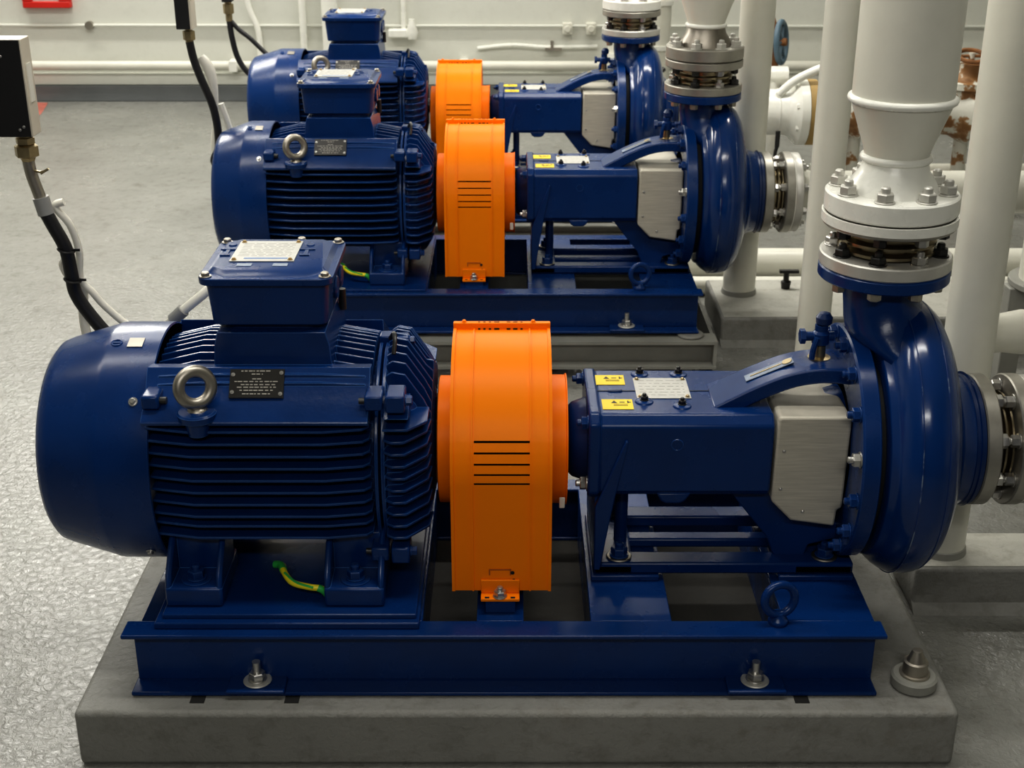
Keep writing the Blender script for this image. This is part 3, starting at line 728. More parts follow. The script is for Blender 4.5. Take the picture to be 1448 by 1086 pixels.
    for s in (-1, 1):
        y0, y1 = sorted((s*.142, s*.128))
        prism(bm, [(.190, zf+.02), (.205, zf+.02), (.222, .45), (.236, .53), (.262, .665), (.255, .668), (.228, .60), (.19, .5)], 'y', *sorted((s*.158, s*.136)))
    cyl(bm, (.262, -.02, zf), (.262, -.02, .53), .016, 14)
    obj('bracket_leg', bm, 'blue', t, bevel=.003)
    bm = BM()
    for s in (-1, 1):
        prism(bm, [(.49, .53), (.600, .53), (.602, .50), (.645, .445), (.742, .428), (.775, .43), (.775, .39), (.70, .37), (.69, zf+.02), (.62, zf+.02), (.60, .39)], 'y', *sorted((s*.100, s*.06)))
    prism(bm, [(.49, .53), (.600, .53), (.645, .448), (.745, .430), (.745, .41), (.62, .42), (.565, .44)], 'y', -.098, .098)
    obj('adapter_bracket', bm, 'blue', t, bevel=.004)
    for x in (.252, .736):
        for y in (-.112, .112):
            bm = BM(); disc(bm, (x, y, zf+.030), (0, 0, 1), .030, .005, 24, .002); w = obj('foot_washer', bm, 'steel', t)
            bolt('foot_bolt', w, (x, y, zf+.035), (0, 0, 1), .036, 'blue', 'stud')
    # cover flange + volute
    bm = BM(); xf = .760; RF = .274
    lathe(bm, (xf, 0, AZ), (1, 0, 0), [(0, .16), (0, RF-.004), (.004, RF), (.038, RF), (.041, RF-.003), (.041, .2)], 80, closed=False)
    lathe(bm, (.725, 0, AZ), (1, 0, 0), [(0, .10), (0, .125), (.038, .13)], 48)
    cf = obj('casing_cover', bm, 'blue', t)
    for k in range(16):
        a = 2*PI*(k+.35)/16; y, z = .252*math.cos(a), .252*math.sin(a)
        bolt('casing_bolt', cf, (xf, y, AZ+z), (-1, 0, 0), .030, 'zinc' if k == 7 else 'blue', 'stud')
    bm = BM()
    lathe(bm, (.8, 0, AZ), (1, 0, 0), [(0, .22), (.021, .22), (.021, .266), (.024, .272), (.036, .276), (.040, .284), (.052, .296), (.066, .306), (.085, .313), (.105, .315), (.125, .312), (.145, .302), (.163, .285), (.178, .260), (.188, .232), (.196, .200), (.205, .175), (.222, .160), (.255, .150), (.258, .158)], 96, closed=False)
    # raised ridges round the casing
    def scroll(bm):
        for v in bm.verts:
            dz = v.co.z-AZ; r = math.hypot(v.co.y, dz)
            if r > .15 and v.co.x > .835:
                k = max(0, dz/r)**1.5 * min(1, (r-.15)/.12) * min(1, (v.co.x-.835)/.03)
                v.co.z += .030*k
        return bm
    scroll(bm)
    vol = obj('volute_casing', bm, 'blue_gloss', t, ang=60)
    bm = BM(); torus(bm, (.878, 0, AZ), (1, 0, 0), .3132, .0014, 96, 6); torus(bm, (.938, 0, AZ), (1, 0, 0), .3058, .0014, 96, 6); scroll(bm); obj('casting_ridge', bm, 'wornline', vol)
    bm = BM(); disc(bm, (.800, 0, AZ), (1, 0, 0), .235, .022, 48); obj('casing_gap', bm, 'dark', vol)
    # discharge neck, blended from a tangent box into the round flange
    DX = .833; bm = BM(); rows = []
    for z, rx, ry, cx in ((.72, .07, .20, .895), (.80, .085, .185, .892), (.850, .092, .160, .888), (.874, .100, .138, .864), (.90, .096, .112, .853), (.93, .089, .094, .842), (.96, .084, .084, DX), (1.010, .084, .084, DX)):
        rows.append([bm.verts.new((cx+rx*math.cos(2*PI*k/48), ry*math.sin(2*PI*k/48), z)) for k in range(48)])
    for a_, b_ in zip(rows, rows[1:]):
        for k in range(48): bm.faces.new((a_[k], a_[(k+1) % 48], b_[(k+1) % 48], b_[k]))
    bm.faces.new(rows[-1])
    obj('discharge_neck', bm, 'blue_cast', vol, ang=60)
    bm = BM(); disc(bm, (DX, 0, DF), (0, 0, 1), .1445, .030, 64, .004); df = obj('discharge_flange', bm, 'blue', vol)
    for x, y in ringpts(8, .117, PI/8): bolt('flange_bolt', df, (DX+x, y, DF), (0, 0, -1), .030, 'steel', 'hex')
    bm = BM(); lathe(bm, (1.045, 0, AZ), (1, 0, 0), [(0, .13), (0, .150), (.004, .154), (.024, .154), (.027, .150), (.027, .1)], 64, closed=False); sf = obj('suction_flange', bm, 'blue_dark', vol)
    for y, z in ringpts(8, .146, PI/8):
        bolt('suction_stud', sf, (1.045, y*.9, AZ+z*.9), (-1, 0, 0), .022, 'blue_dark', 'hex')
    bm = BM(); cyl(bm, (1.0, .20, .76), (1.03, .22, .78), .014, 10); obj('gauge_plug', bm, 'darkbolt', vol)
    return t

# ------------------------------------------------------------------ piping joints
def expansion_joint(base, d, label, m1='flange', m2='flange', rusty=False, gap=.062, r=.1445, th=.030, th2=.028, nutm='darkbolt', group=None, n=8):
    """short metal bellows between two loose flanges, from base along d"""
    t = thing('expansion_joint', label, 'expansion joint', base, group)
    base = Vector(base); dd, u, v = basis(d)
    bm = BM(); lathe(bm, base, d, [(0, r*.6), (0, r-.003), (.003, r), (th-.003, r), (th, r-.003), (th, r*.6)], 64, closed=False); f1 = obj('lower_flange', bm, m1, t)
    bm = BM(); pr = [(th-.01, r*.62)]
    for k in range(3):
        pr += [(th+gap*(k+.15)/3, r*.60), (th+gap*(k+.35)/3, r*.74), (th+gap*(k+.65)/3, r*.74), (th+gap*(k+.85)/3, r*.60)]
    pr += [(th+gap+.01, r*.62)]
    lathe(bm, base, d, pr, 56, closed=False); obj('bellows', bm, 'bellows', t)
    bm = BM(); lathe(bm, base, d, [(th+gap, r*.6), (th+gap, r-.003), (th+gap+.003, r), (th+gap+th2-.003, r), (th+gap+th2, r-.003), (th+gap+th2, r*.6)], 64, closed=False); f2 = obj('upper_flange', bm, m2, t)
    for k in range(n):
        a = 2*PI*(k+.5)/n; e = (u*math.cos(a)+v*math.sin(a))*r*.81
        mm = nutm if (k*5) % 3 else 'zinc'
        bolt('flange_nut', f1, base+dd*th+e, dd, .032, mm, 'stud')
        bolt('flange_nut', f2, base+dd*(th+gap)+e, -dd, .030, mm, 'hex')
    return t
def riser(base, label, mflange, mhub, mring, top=3.79, r=.1445):
    """weld-neck flange, reducer and riser pipe going up from base"""
    t = thing('discharge_riser', label, 'pipe', base, 'discharge risers'); x, y, z = base
    bm = BM(); disc(bm, (x, y, z), (0, 0, 1), r, .045, 64, .004); fl = obj('weld_flange', bm, mflange, t)
    bm = BM(); lathe(bm, (x, y, z+.045), (0, 0, 1), [(0, .100), (.02, .092), (.045, .075), (.072, .068)], 48, closed=False)
    for k in range(8):
        a = 2*PI*(k+0)/8+PI/8+PI/8
    obj('weld_neck', bm, mhub, t)
    bm = BM(); torus(bm, (x, y, z+.118), (0, 0, 1), .069, .0085, 56, 10); obj('weld_seam', bm, mring, t)
    bm = BM(); lathe(bm, (x, y, z+.118), (0, 0, 1), [(0, .068), (.02, .072), (.11, .104), (.125, .107)], 64, closed=False); obj('reducer', bm, 'white', t)
    bm = BM(); torus(bm, (x, y, z+.245), (0, 0, 1), .107, .009, 64, 10); obj('weld_seam', bm, mring, t)
    bm = BM(); lathe(bm, (x, y, z+.243), (0, 0, 1), [(0, .107), (top-z-.243, .107)], 64); obj('riser_pipe', bm, 'white', t, origin=(x, y, z+.243))
    for k in range(8):
        a = 2*PI*(k+.5)/8; bolt('flange_bolt', fl, (x+.117*math.cos(a), y+.117*math.sin(a), z+.045), (0, 0, 1), .036, 'flange_w', 'stud')
    return t
def suction_line(x, y, z, label, x_end, r=.155):
    t = thing('suction_pipe', label, 'pipe', (x, y, z), 'suction pipes'); 
    bm = BM(); lathe(bm, (x, y, z), (1, 0, 0), [(0, .07), (0, r-.006), (.004, r-.003), (.028, r-.003), (.032, r-.008), (.032, .085)], 56, closed=False); f = obj('pipe_flange', bm, 'flange_w', t)
    bm = BM(); lathe(bm, (x+.001, y, z), (1, 0, 0), [(-.004, .07), (-.004, r-.002), (0, r-.002), (0, .07)], 56, closed=False); obj('gasket', bm, 'white_b', t)
    bm = BM(); lathe(bm, (x+.03, y, z), (1, 0, 0), [(0, .10), (.02, .088), (.05, .082), (x_end-x-.03, .082)], 48); obj('pipe_run', bm, 'white', t, origin=(x+.03, y, z))
    for yy, zz in ringpts(8, .117, PI/8): bolt('flange_bolt', f, (x+.032, y+yy, z+zz), (1, 0, 0), .03, 'zinc', 'stud')
    return t

# ------------------------------------------------------------------ assemble the three sets
O2 = Vector((-.116, 2.22, -.01)); O3 = Vector((-.24, 4.0, -.05))
bf = base_frame(); mo = motor(); gd = guard(); pu = pump()
LIFT = .020
dup(bf, (O2.x, O2.y, LIFT), 'blue channel steel base frame of the middle pump set, on grey steel', skip=('motor_pad', 'packing_plate'))
bm = BM(); box(bm, -.79+O2.x, -.205+O2.x, O2.y-.352, O2.y+.352, BT+LIFT, BT+.028)
m2 = [o for o in bpy.data.objects if o.name.startswith('base_frame') and o.parent is None][-1]
obj('motor_pad', bm, 'blue', m2, bevel=.002)
dup(bf, (O3.x, O3.y, -.062), 'blue base frame of the farthest pump set, mostly hidden')
m_2 = dup(mo, (O2.x, O2.y, 0), 'blue finned electric motor of the middle pump set')
for ch in m_2.children:
    if ch.name.startswith('fan_cowl'): ch.scale.x = .82; ch.location.x += .024
dup(mo, (-.245, 3.93, 0), 'blue finned electric motor of the farthest pump set, by the back wall')
dup(gd, (O2.x, O2.y, .004), 'orange coupling guard of the middle pump set')
dup(gd, (O3.x, O3.y, O3.z-.02), 'orange coupling guard of the farthest pump set')
p2 = dup(pu, (O2.x, O2.y, .006), 'blue end-suction pump of the middle pump set')
p3 = dup(pu, (O3.x, O3.y, O3.z), 'blue end-suction pump of the farthest pump set')
SHORT = .042         # the two rear pumps have a shorter discharge neck
for p in (p2, p3):
    for v in p.children:
        for ch in v.children:
            if ch.name.startswith(('discharge_flange', 'discharge_neck')): ch.location.z -= SHORT
DX = .833; dz = DF+.030; d2 = dz-SHORT+.006; d3 = dz-SHORT+O3.z
G = 'discharge expansion joints'
expansion_joint((DX, 0, dz), (0, 0, 1), 'grey expansion joint with dark nuts under the nearest white reducer', 'flange_w', 'flange', group=G)
expansion_joint((DX+O2.x, O2.y, d2), (0, 0, 1), 'dull steel expansion joint on top of the middle pump', 'flange', 'flange', group=G)
expansion_joint((DX+O3.x, O3.y, d3), (0, 0, 1), 'grey expansion joint on top of the farthest pump', 'flange_w', 'flange', group=G)
JH = .030+.062+.028+.003; rz = dz+JH
riser((DX, 0, rz), 'large white discharge riser with a tapered reducer above the nearest pump', 'white_b', 'white_b', 'white_b')
riser((DX+O2.x, O2.y, d2+JH), 'white discharge riser with a bare steel neck above the middle pump', 'flange', 'bare_neck', 'white_b')
riser((DX+O3.x, O3.y, d3+JH), 'white discharge riser above the farthest pump', 'white_b', 'white_b', 'white_b')
bm = BM(); lathe(bm, (DX, 0, rz-.003), (0, 0, 1), [(-.020, .14), (-.020, .1475), (0, .1475), (0, .14)], 64, closed=False)
tag(obj('paint_band', bm, 'white_b'), 'fresh white paint band round the flange edge under the nearest reducer', 'paint band')
G = 'suction expansion joints'
for off, lab, lab2 in ((Vector((0, 0, 0)), 'steel expansion joint on the suction side of the nearest pump', 'white suction pipe leading right from the nearest pump'),
                       (O2, 'steel expansion joint on the suction side of the middle pump', 'white suction pipe leading right from the middle pump'),
                       (O3, 'steel expansion joint on the suction side of the farthest pump', 'white suction pipe leading right from the farthest pump')):
    zz = AZ + (.006 if off is O2 else off.z)
    expansion_joint((1.072+off.x, off.y, zz), (1, 0, 0), lab, 'flange', 'flange', th=.034, gap=.046, th2=.034, r=.155, nutm='zinc', group=G)
    suction_line(1.187+off.x, off.y, zz, lab2, 6.0 if off is not O3 else 1.20)

# ------------------------------------------------------------------ right-hand pipework
def pipework():
    def curb(y0, y1, x0, h, label):
        t = thing('concrete_curb', label, 'curb', ((x0+4)/2, y0, 0), 'concrete pipe curbs')
        bm = BM(); box(bm, x0, 5.9, y0, y1, 0, h); obj('curb_block', bm, 'concrete', t, bevel=.01, bseg=3)
        bm = BM(); box(bm, x0+.012, 5.88, y0+.012, y1-.012, h, h+.002); obj('curb_top', bm, 'curb', t)
        bm = BM(); prism(bm, [(y0-.03, 0), (y0+.01, 0), (y0+.01, .03)], 'x', x0, 5.9); obj('floor_fillet', bm, 'concrete', t)
    curb(.20, .40, 1.065, .125, 'grey concrete curb with a pale top on the floor right of the nearest plinth')
    curb(2.14, 2.62, .83, .115, 'grey concrete curb on the floor right of the middle pump set')
    def post(x, y, z0, r, label, foot=True):
        t = thing('vertical_pipe', label, 'pipe', (x, y, z0), 'white vertical pipes')
        bm = BM(); lathe(bm, (x, y, z0), (0, 0, 1), [(0, r), (3.79-z0, r)], 48); obj('pipe_run', bm, 'white', t, origin=(x, y, z0))
        if foot:
            bm = BM(); lathe(bm, (x, y, z0), (0, 0, 1), [(0, r+.006), (.018, r+.003), (.02, r)], 48, closed=False); obj('pipe_collar', bm, 'grey_steel', t)
        return t
    post(.945, 2.45, .117, .067, 'white vertical pipe standing on the curb behind the middle pump')
    post(1.068, 1.60, 0, .057, 'white vertical pipe between the middle pump suction and the nearest riser')
    p = post(1.158, .305, .127, .063, 'white vertical pipe on the near curb, right of the nearest riser')
    # bracketed branch beyond the nearest vertical pipe
    t = thing('branch_pipe', 'white lumpy branch pipe with a square gusset right of the nearest vertical pipe', 'pipe', (1.25, .45, .5))
    bm = BM(); box(bm, 1.185, 1.235, .33, .40, .66, .76); obj('gusset', bm, 'white', t, bevel=.006)
    bm = BM(); lathe(bm, (1.23, .42, .705), (1, .25, -.05), [(0, .05), (.06, .052), (.12, .06), (.2, .05), (2.5, .05)], 28); obj('pipe_run', bm, 'white', t, ang=60)
    t = thing('pipe_support', 'broad grey-white upright pipe with a steel post foot at the right edge', 'pipe support', (1.62, 1.0, 0))
    bm = BM(); cyl(bm, (1.66, 1.0, .66), (1.66, 1.0, 3.79), .12, 36); obj('pipe_run', bm, 'white', t)
    bm = BM(); disc(bm, (1.66, 1.0, .64), (0, 0, 1), .15, .02, 36); obj('end_plate', bm, 'grey_steel', t)
    bm = BM(); box(bm, 1.50, 1.56, .97, 1.03, 0, .64); box(bm, 1.74, 1.80, .97, 1.03, 0, .64); box(bm, 1.44, 1.86, .90, 1.1, 0, .02); obj('steel_post', bm, 'grey_steel', t, bevel=.004)
    # low floor pipes behind the middle set
    t = thing('floor_pipe', 'white pipe lying low across the floor behind the middle pump base', 'pipe', (2, 2.9, 0), 'low floor pipes')
    bm = BM(); lathe(bm, (.5, 2.95, .085), (1, 0, 0), [(0, .065), (5.3, .065)], 32); obj('pipe_run', bm, 'white', t, origin=(.5, 2.95, .02))
    bm = BM()
    for x in (.7, 1.5, 3): box(bm, x-.03, x+.03, 2.89, 3.01, 0, .03)
    obj('pipe_saddle', bm, 'darkbolt', t)
    t = thing('floor_pipe', 'smaller white pipe on the floor just in front of the low one', 'pipe', (1, 2.75, 0), 'low floor pipes')
    bm = BM(); lathe(bm, (.45, 2.76, .04), (1, 0, 0), [(0, .04), (5.3, .04)], 24); obj('pipe_run', bm, 'white', t, origin=(.45, 2.76, 0))
    bm = BM(); lathe(bm, (1.15, 2.5, .117), (0, 0, 1), [(0, .018), (.03, .022), (.035, .012), (.07, .012)], 12); box(bm, 1.12, 1.2, 2.49, 2.51, .185, .197)
    tag(obj('drain_valve', bm, 'black', None), 'small black drain valve on the curb beside the vertical pipe', 'valve')
pipework()

def valves():
    # flanged spool and valves on the far suction line
    y = O3.y; z = AZ+O3.z
    t = thing('flanged_spool', 'white flanged spool with a gold gasket on the far suction line', 'pipe spool', (1.3, y, z))
    bm = BM(); lathe(bm, (1.20, y, z), (1, 0, 0), [(0, .083), (0, .115), (.19, .115), (.21, .125), (.245, .160), (.25, .165), (.292, .165), (.295, .1)], 48, closed=False); sp = obj('spool', bm, 'white_b', t)
    bm = BM(); lathe(bm, (1.345, y, z), (1, 0, 0), [(0, .1155), (.004, .118), (.008, .1155)], 48, closed=False); obj('weld_seam', bm, 'white_b', sp)
    for yy, zz in ringpts(8, .14, PI/8): bolt('flange_bolt', sp, (1.45, y+yy, z+zz), (-1, 0, 0), .034, 'white_b', 'hex')
    bm = BM(); lathe(bm, (1.495, y, z), (1, 0, 0), [(0, .1), (0, .165), (.045, .165), (.045, .1)], 48, closed=False); obj('gold_gasket', bm, 'gold', t)
    bm = BM(); tube(bm, [(1.34, y-.06, z+.10), (1.42, y-.06, z+.17), (1.53, y-.06, z+.225), (1.555, y-.06, z+.22), (1.56, y-.06, z+.15)], .022, 12); obj('lever_casting', bm, 'white_b', t)
    bm = BM(); cyl(bm, (1.34, y-.13, z-.07), (1.34, y-.13, z-.15), .012, 12); tube(bm, [(1.34, y-.13, z-.15), (1.335, y-.13, z-.20), (1.37, y-.13, z-.30), (1.40, y-.13, z-.52)], .009, 8); obj('drain_stub', bm, 'black', t)
    t = thing('branch_stub', 'white stub pipe behind the far flanged spool', 'pipe', (1.36, y+.25, z))
    bm = BM(); cyl(bm, (1.30, y+.30, z+.13), (1.45, y+.30, z+.13), .05, 20); cyl(bm, (1.37, y+.30, 0), (1.37, y+.30, z+.13), .045, 20); obj('pipe_run', bm, 'white_b', t)
    # handwheel valve
    t = thing('handwheel_valve', 'rusty gate valve with a blue-grey handwheel on the far pipework', 'valve', (1.41, y+.5, 0))
    hx, hy, hz = 1.405, y+.45, .83
    bm = BM(); cyl(bm, (hx-.02, hy+.03, 0), (hx-.02, hy+.03, hz-.13), .035, 20); obj('valve_column', bm, 'white', t)
    c = Vector((hx+.03, hy, hz)); nn = Vector((1, -.45, .1)).normalized()
    bm = BM(); torus(bm, c, nn, .105, .016, 32, 10)
    _, u, v = basis(nn)
    for k in range(3):
        a = k*PI/3; d = (u*math.cos(a)+v*math.sin(a))*.105; cyl(bm, c-d, c+d, .009, 8)
    obj('handwheel', bm, 'handwheel', t)
    bm = BM(); lathe(bm, c-nn*.09, nn, [(0, .045), (.04, .05), (.06, .022), (.12, .02)], 16); lathe(bm, (hx-.02, hy+.03, hz-.13), (0, 0, 1), [(0, .05), (.06, .045), (.09, .03), (.16, .035), (.21, .03), (.26, .012)], 16); obj('valve_bonnet', bm, 'rust', t)
    # rusty chipped valves farther right
    def rusty(x, yy, s, label):
        t = thing('gate_valve', label, 'valve', (x, yy, 0), 'chipped gate valves')
        bm = BM(); lathe(bm, (x-.22*s, yy, z), (1, 0, 0), [(0, .05), (0, .15*s), (.045*s, .15*s), (.05*s, .09*s), (.15*s, .10*s), (.22*s, .14*s), (.29*s, .10*s), (.39*s, .09*s), (.395*s, .15*s), (.44*s, .15*s), (.44*s, .05)], 32, closed=False); vb = obj('valve_body', bm, 'chipped', t)
        bm = BM(); lathe(bm, (x, yy, z+.07*s), (0, 0, 1), [(0, .1*s), (.04*s, .1*s), (.043*s, .12*s), (.07*s, .12*s), (.073*s, .065*s), (.11*s, .045*s), (.14*s, .05*s), (.15*s, .015), (.19*s, .015)], 24); obj('valve_bonnet', bm, 'chipped', t)
        bm = BM(); torus(bm, (x, yy, z+.245*s), (0, -.3, 1), .06*s, .010*s, 28, 8); cyl(bm, (x-.06*s, yy, z+.245*s), (x+.06*s, yy, z+.245*s), .008, 8); obj('handwheel', bm, 'rust', t)
        bm = BM(); cyl(bm, (x, yy, 0), (x, yy, z-.09*s), .032*s, 16); box(bm, x-.1, x+.1, yy-.1, yy+.1, 0, .02); obj('valve_stand', bm, 'chipped', t)
        for k in range(6):
            a = k*PI/3; bolt('flange_bolt', vb, (x-.175*s, yy+.125*s*math.cos(a), z+.125*s*math.sin(a)), (1, 0, 0), .03, 'zinc', 'stud')
    rusty(1.76, y, 1.0, 'chipped white and rust gate valve seen between the nearest vertical pipes')
    rusty(2.31, y, 1.15, 'chipped white and rust gate valve seen right of the nearest riser')
    t = thing('valve_link', 'short white pipe joining the two chipped gate valves', 'pipe', (2.0, y, z))
    bm = BM(); cyl(bm, (1.985, y, z), (2.055, y, z), .083, 28); obj('pipe_run', bm, 'white', t)
    t = thing('valve_link', 'white pipe leading right from the chipped gate valves', 'pipe', (3.0, y, z))
    bm = BM(); cyl(bm, (2.565, y, z), (6.0, y, z), .083, 28); obj('pipe_run', bm, 'white', t)
    t = thing('cross_pipe', 'white pipe on the floor below the rusty valves at the right', 'pipe', (2.4, 4.3, 0))
    bm = BM(); cyl(bm, (1.6, 4.25, .16), (5.9, 4.25, .16), .06, 24); obj('pipe_run', bm, 'white', t)
    bm = BM(); box(bm, 2.1, 2.2, 4.2, 4.3, 0, .11); box(bm, 3.6, 3.7, 4.2, 4.3, 0, .11); obj('pipe_saddle', bm, 'grey_steel', t)
    # background upright pipes
    for x, yy, r, lab in ((.74, 6.3, .10, 'white upright pipe near the back wall, left of the middle riser'), (1.02, 6.6, .07, 'white upright pipe near the back wall, behind the middle riser'), (1.10, 4.9, .045, 'thin white upright pipe left of the pipe on the far curb')):
        t = thing('upright_pipe', lab, 'pipe', (x, yy, 0), 'background upright pipes')
        bm = BM(); cyl(bm, (x, yy, 0), (x, yy, 3.79), r, 28); obj('pipe_run', bm, 'white', t)
        for zz in (.45, .75):
            bm = BM(); lathe(bm, (x, yy, zz), (0, 0, 1), [(0, r), (0, r+.012), (.03, r+.012), (.03, r)], 28, closed=False); obj('pipe_band', bm, 'white_b', t)
valves()

# ------------------------------------------------------------------ cable boxes and cables on the left
def cables():
    # nearest box, carried by an arm and post out of view on the left
    t = thing('cable_box', 'black-faced cable box with beige sides at the left edge', 'cable box', (-1.10, .35, 1.2), 'cable boxes')
    x0, x1, y0, y1, z0, z1 = -1.235, -1.140, .30, .365, 1.250, 1.478
    bm = BM(); box(bm, x0, x1, y0+.004, y1, z0, z1); b = obj('box_body', bm, 'beige', t, bevel=.002)
    bm = BM(); box(bm, x0-.002, x1-.004, y0, y0+.004, z0+.001, z1-.001); fc = obj('box_face', bm, 'black', t)
    for p in ((-1.168, 1.268), (-1.158, 1.275), (-1.19, 1.44)): bolt('face_screw', fc, (p[0], y0, p[1]), (0, -1, 0), .005, 'zinc', 'cap')
    bm = BM(); box(bm, x1, x1+.003, y0+.018, y0+.045, z0+.08, z0+.17); obj('side_label', bm, 'wcable', t)
    bm = BM(); cyl(bm, (-2.3, .335, 1.36), (x0, .335, 1.36), .02, 14); cyl(bm, (-2.3, .335, 0), (-2.3, .335, 1.38), .03, 16); obj('support_arm', bm, 'grey_steel', t)
    c = thing('power_cable', 'black flexible conduit with a brass gland hanging from the nearest cable box', 'cable', (-1.1, .36, 1.16), 'black power conduits')
    gx, gy = -1.172, .335
    bm = BM(); lathe(bm, (gx, gy, z0), (0, 0, -1), [(0, .016), (.006, .016), (.008, .023), (.022, .023), (.024, .020), (.028, .029), (.052, .029), (.056, .02), (.065, .016)], 6, closed=True); obj('gland', bm, 'brass', c)
    P0 = [(gx, gy, z0-.06), (gx+.004, gy, z0-.10), (gx+.018, gy, z0-.16)]
    bm = BM(); tube(bm, P0, .0145, 14); obj('gland_sleeve', bm, 'steel', c)
    bm = BM(); tube(bm, [(gx+.018, gy, z0-.155), (gx+.026, gy, z0-.198)], .020, 14, raw=True); obj('tape_wrap', bm, 'tape', c)
    bm = BM(); tube(bm, [(gx+.024, gy, z0-.19), (gx+.038, gy, z0-.225), (gx+.062, gy, z0-.285), (gx+.066, gy+.005, z0-.35), (gx+.070, gy+.01, z0-.41), (gx+.105, gy+.01, z0-.475), (gx+.155, gy+.01, z0-.54), (gx+.23, gy+.03, z0-.62), (gx+.36, gy+.05, z0-.70)], .0170, 16); obj('conduit', bm, 'rubber', c)
    for p in ((gx+.063, gy, z0-.29), (gx+.067, gy+.006, z0-.37)):
        bm = BM(); torus(bm, p, (.25, 0, 1), .020, .003, 20, 6); box(bm, p[0]+.018, p[0]+.034, p[1]-.002, p[1]+.002, p[2]-.003, p[2]+.003); obj('cable_tie', bm, 'black', c)
    bm = BM(); tube(bm, [(gx+.0, gy-.0, z0-.085), (gx+.03, gy-.01, z0-.09), (gx+.05, gy-.01, z0-.082), (gx+.03, gy-.01, z0-.094)], .003, 6); obj('wire_tail', bm, 'brass', c)
    w = thing('white_cable', 'white cable with tape tails beside the nearest black conduit', 'cable', (-1.05, .4, .7), 'white sensor cables')
    bm = BM(); tube(bm, [(gx+.060, gy+.04, z0-.178), (gx+.036, gy+.04, z0-.19), (gx+.066, gy+.045, z0-.24), (gx+.078, gy+.05, z0-.31), (gx+.072, gy+.05, z0-.38), (gx+.10, gy+.05, z0-.42), (gx+.13, gy+.05, z0-.46), (gx+.19, gy+.05, z0-.515), (gx+.30, gy+.04, z0-.56)], .0095, 10); obj('cable_run', bm, 'wcable', w)
    bm = BM(); tube(bm, [(gx+.075, gy+.06, z0-.40), (gx+.064, gy+.06, z0-.5), (gx+.075, gy+.06, z0-.60), (gx+.09, gy+.05, z0-.75)], .013, 10); tube(bm, [(gx+.06, gy+.03, z0-.31), (gx+.035, gy+.03, z0-.335), (gx+.045, gy+.03, z0-.37)], .006, 6); obj('tape_tail', bm, 'wcable', w)
    w = thing('white_cable', 'white cable with a grey ferrule rising behind the nearest terminal box', 'cable', (-.8, .35, .7), 'white sensor cables')
    bm = BM(); tube(bm, [(-.88, .28, .765), (-.83, .27, .812), (-.775, .28, .855), (-.73, .30, .885), (-.66, .30, .90), (-.60, .2, .92)], .012, 12); obj('cable_run', bm, 'wcable', w)
    bm = BM(); tube(bm, [(-.845, .272, .798), (-.815, .270, .825)], .0165, 12, raw=True); obj('ferrule', bm, 'tape', w)
    # middle set
    t = thing('cable_box', 'black cable box hanging at the top behind the middle motor', 'cable box', (-1.1, 2.4, 1.3), 'cable boxes')
    X, Y_ = -1.215, 2.30; HB = 1.215
    bm = BM(); box(bm, X-.036, X+.016, Y_-.04, Y_+.04, HB, HB+.27); obj('box_face', bm, 'black', t, bevel=.003)
    bm = BM(); box(bm, X+.016, X+.024, Y_-.036, Y_+.04, HB, HB+.27); obj('box_side', bm, 'beige', t)
    bm = BM(); cyl(bm, (X, Y_, HB+.27), (X, Y_, 3.8), .015, 12); obj('hanger_rod', bm, 'grey_steel', t)
    c = thing('power_cable', 'black conduit with a brass gland dropping to the middle motor', 'cable', (X, Y_, 1.1), 'black power conduits')
    bm = BM(); lathe(bm, (X, Y_, HB), (0, 0, -1), [(0, .014), (.008, .014), (.010, .023), (.042, .023), (.046, .015), (.06, .015)], 6); obj('gland', bm, 'brass', c)
    bm = BM(); tube(bm, [(X, Y_, 1.165), (X+.010, Y_, 1.10), (X+.030, Y_, 1.03), (X+.065, Y_, .93), (X+.078, Y_, .84), (X+.075, Y_-.0, .76), (X+.050, Y_+.02, .70), (X+.075, Y_+.12, .62), (X+.10, Y_+.28, .56)], .0155, 14); obj('conduit', bm, 'rubber', c)
    w = thing('white_cable', 'white sleeve of cables beside the middle black conduit', 'cable', (X+.1, Y_+.05, .6), 'white sensor cables')
    bm = BM(); tube(bm, [(X+.025, Y_+.05, 1.10), (X+.055, Y_+.05, 1.05), (X+.066, Y_+.05, .95), (X+.06, Y_+.05, .84), (X+.055, Y_+.05, .74), (X+.07, Y_+.05, .6)], lambda k: .017+.005*math.sin(k*9), 12); tube(bm, [(X+.085, Y_+.06, .92), (X+.105, Y_+.06, .85), (X+.12, Y_+.06, .78)], .013, 8); obj('cable_run', bm, 'wcable', w)
    # far set
    t = thing('cable_box', 'small black cable box at the very top behind the farthest motor', 'cable box', (-1.35, 4.5, 1.2), 'cable boxes')
    X, Y_ = -1.487, 4.4; HB = 1.047
    bm = BM(); box(bm, X-.026, X+.026, Y_-.035, Y_+.035, HB, HB+.25); obj('box_face', bm, 'black', t, bevel=.003)
    bm = BM(); cyl(bm, (X, Y_, HB+.25), (X, Y_, 3.8), .015, 12); obj('hanger_rod', bm, 'grey_steel', t)
    c = thing('power_cable', 'pair of black conduits below the brass gland by the farthest motor', 'cable', (X, Y_, .98), 'black power conduits')
    bm = BM(); lathe(bm, (X, Y_, HB), (0, 0, -1), [(0, .018), (.010, .018), (.012, .028), (.06, .028), (.064, .018), (.10, .018)], 6); obj('gland', bm, 'brass', c)
    bm = BM(); tube(bm, [(X, Y_, .95), (X+.006, Y_, .87), (X+.025, Y_, .77), (X+.06, Y_, .70), (X+.12, Y_, .64), (X+.20, Y_-.05, .60)], .0155, 12); obj('conduit', bm, 'rubber', c)
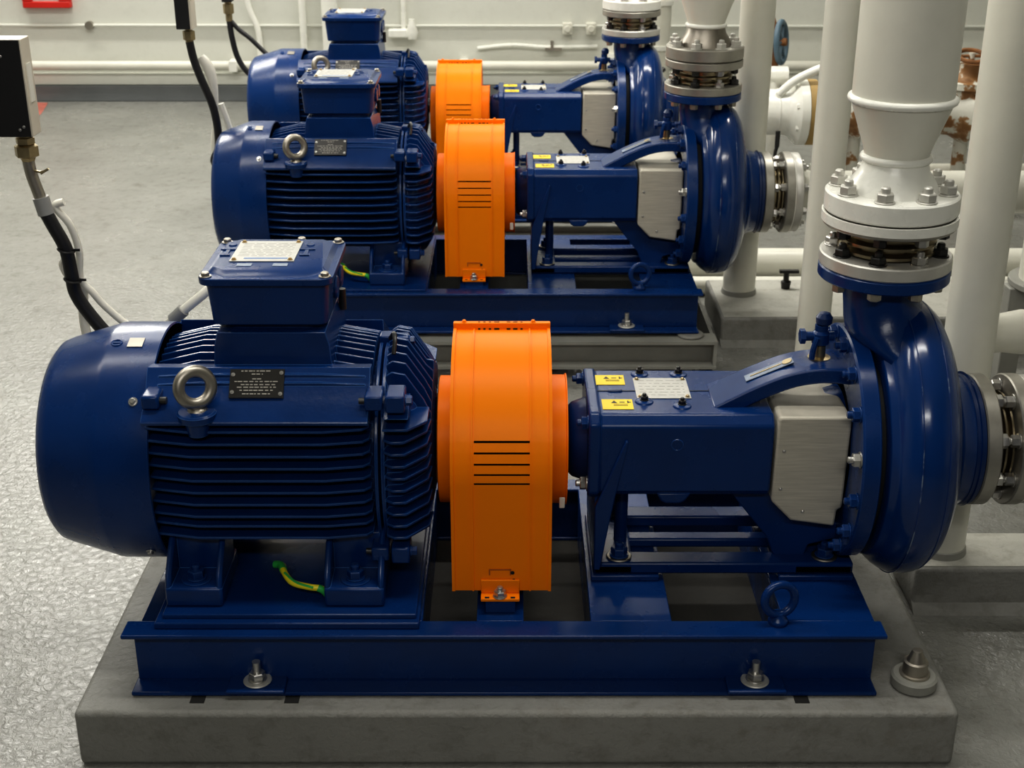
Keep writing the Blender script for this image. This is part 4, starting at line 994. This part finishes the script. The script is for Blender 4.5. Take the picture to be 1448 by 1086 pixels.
    bm = BM(); tube(bm, [(X+.01, Y_, .945), (X+.05, Y_, .90), (X+.10, Y_, .86), (X+.17, Y_-.0, .79), (X+.30, Y_-.05, .68)], .0125, 12); obj('conduit', bm, 'rubber', c)
cables()

# ------------------------------------------------------------------ light
def area(name, loc, rot, sx, sy, power, col=(1, .97, .9)):
    l = bpy.data.lights.new(name, 'AREA'); l.shape = 'RECTANGLE'; l.size = sx; l.size_y = sy; l.energy = power; l.color = col
    o = bpy.data.objects.new(name, l); COL.objects.link(o); o.location = loc; o.rotation_euler = rot; return o
area('ceiling_tube_or_fill', (-3.3, 6.3, 3.7), (0, 0, 0), 2.6, .2, 100)
def aimed(name, loc, tgt, sx, sy, power):
    q = (Vector(tgt)-Vector(loc)).to_track_quat('-Z', 'Y').to_euler(); return area(name, loc, q, sx, sy, power)
aimed('glare_lamp', (-2.6, 4.6, 2.45), (-1.0, .3, 0), 1.1, .22, 40)  # unseen lamp added for the glare on the left floor and cowls
area('ceiling_tube_or_fill', (.6, 6.2, 3.7), (0, 0, 0), 2.6, .2, 75)
area('ceiling_tube_or_fill', (-2.4, 3.4, 3.7), (0, 0, 0), 2.4, .2, 75)
area('ceiling_tube_or_fill', (1.0, 3.4, 3.7), (0, 0, 0), 2.4, .2, 85)
area('ceiling_tube_or_fill', (-2.4, .8, 3.7), (0, 0, 0), 2.4, .2, 50)
area('ceiling_tube_or_fill', (.3, -.2, 3.7), (0, 0, 0), 2.4, .2, 50)
area('ceiling_tube_or_fill', (-.2, -4.2, 3.5), (math.radians(35), 0, 0), 2.4, .2, 55)  # unseen front fill, added to brighten the guard and other front faces
w = bpy.data.worlds.new('room_air'); scene.world = w; w.use_nodes = True
w.node_tree.nodes['Background'].inputs[0].default_value = (.8, .82, .85, 1); w.node_tree.nodes['Background'].inputs[1].default_value = .05

# ------------------------------------------------------------------ camera
cam = bpy.data.cameras.new('camera'); co = bpy.data.objects.new('camera', cam); COL.objects.link(co)
cam.sensor_width = 36; cam.lens = 36*1910/1448
co.location = (0, -2.888, 1.966); co.rotation_euler = (math.radians(90-23), 0, 0)
cam.dof.use_dof = True; cam.dof.focus_distance = 3.1; cam.dof.aperture_fstop = 8
scene.camera = co
scene.view_settings.view_transform = 'Standard'; scene.view_settings.look = 'Medium High Contrast'; scene.view_settings.exposure = -.2
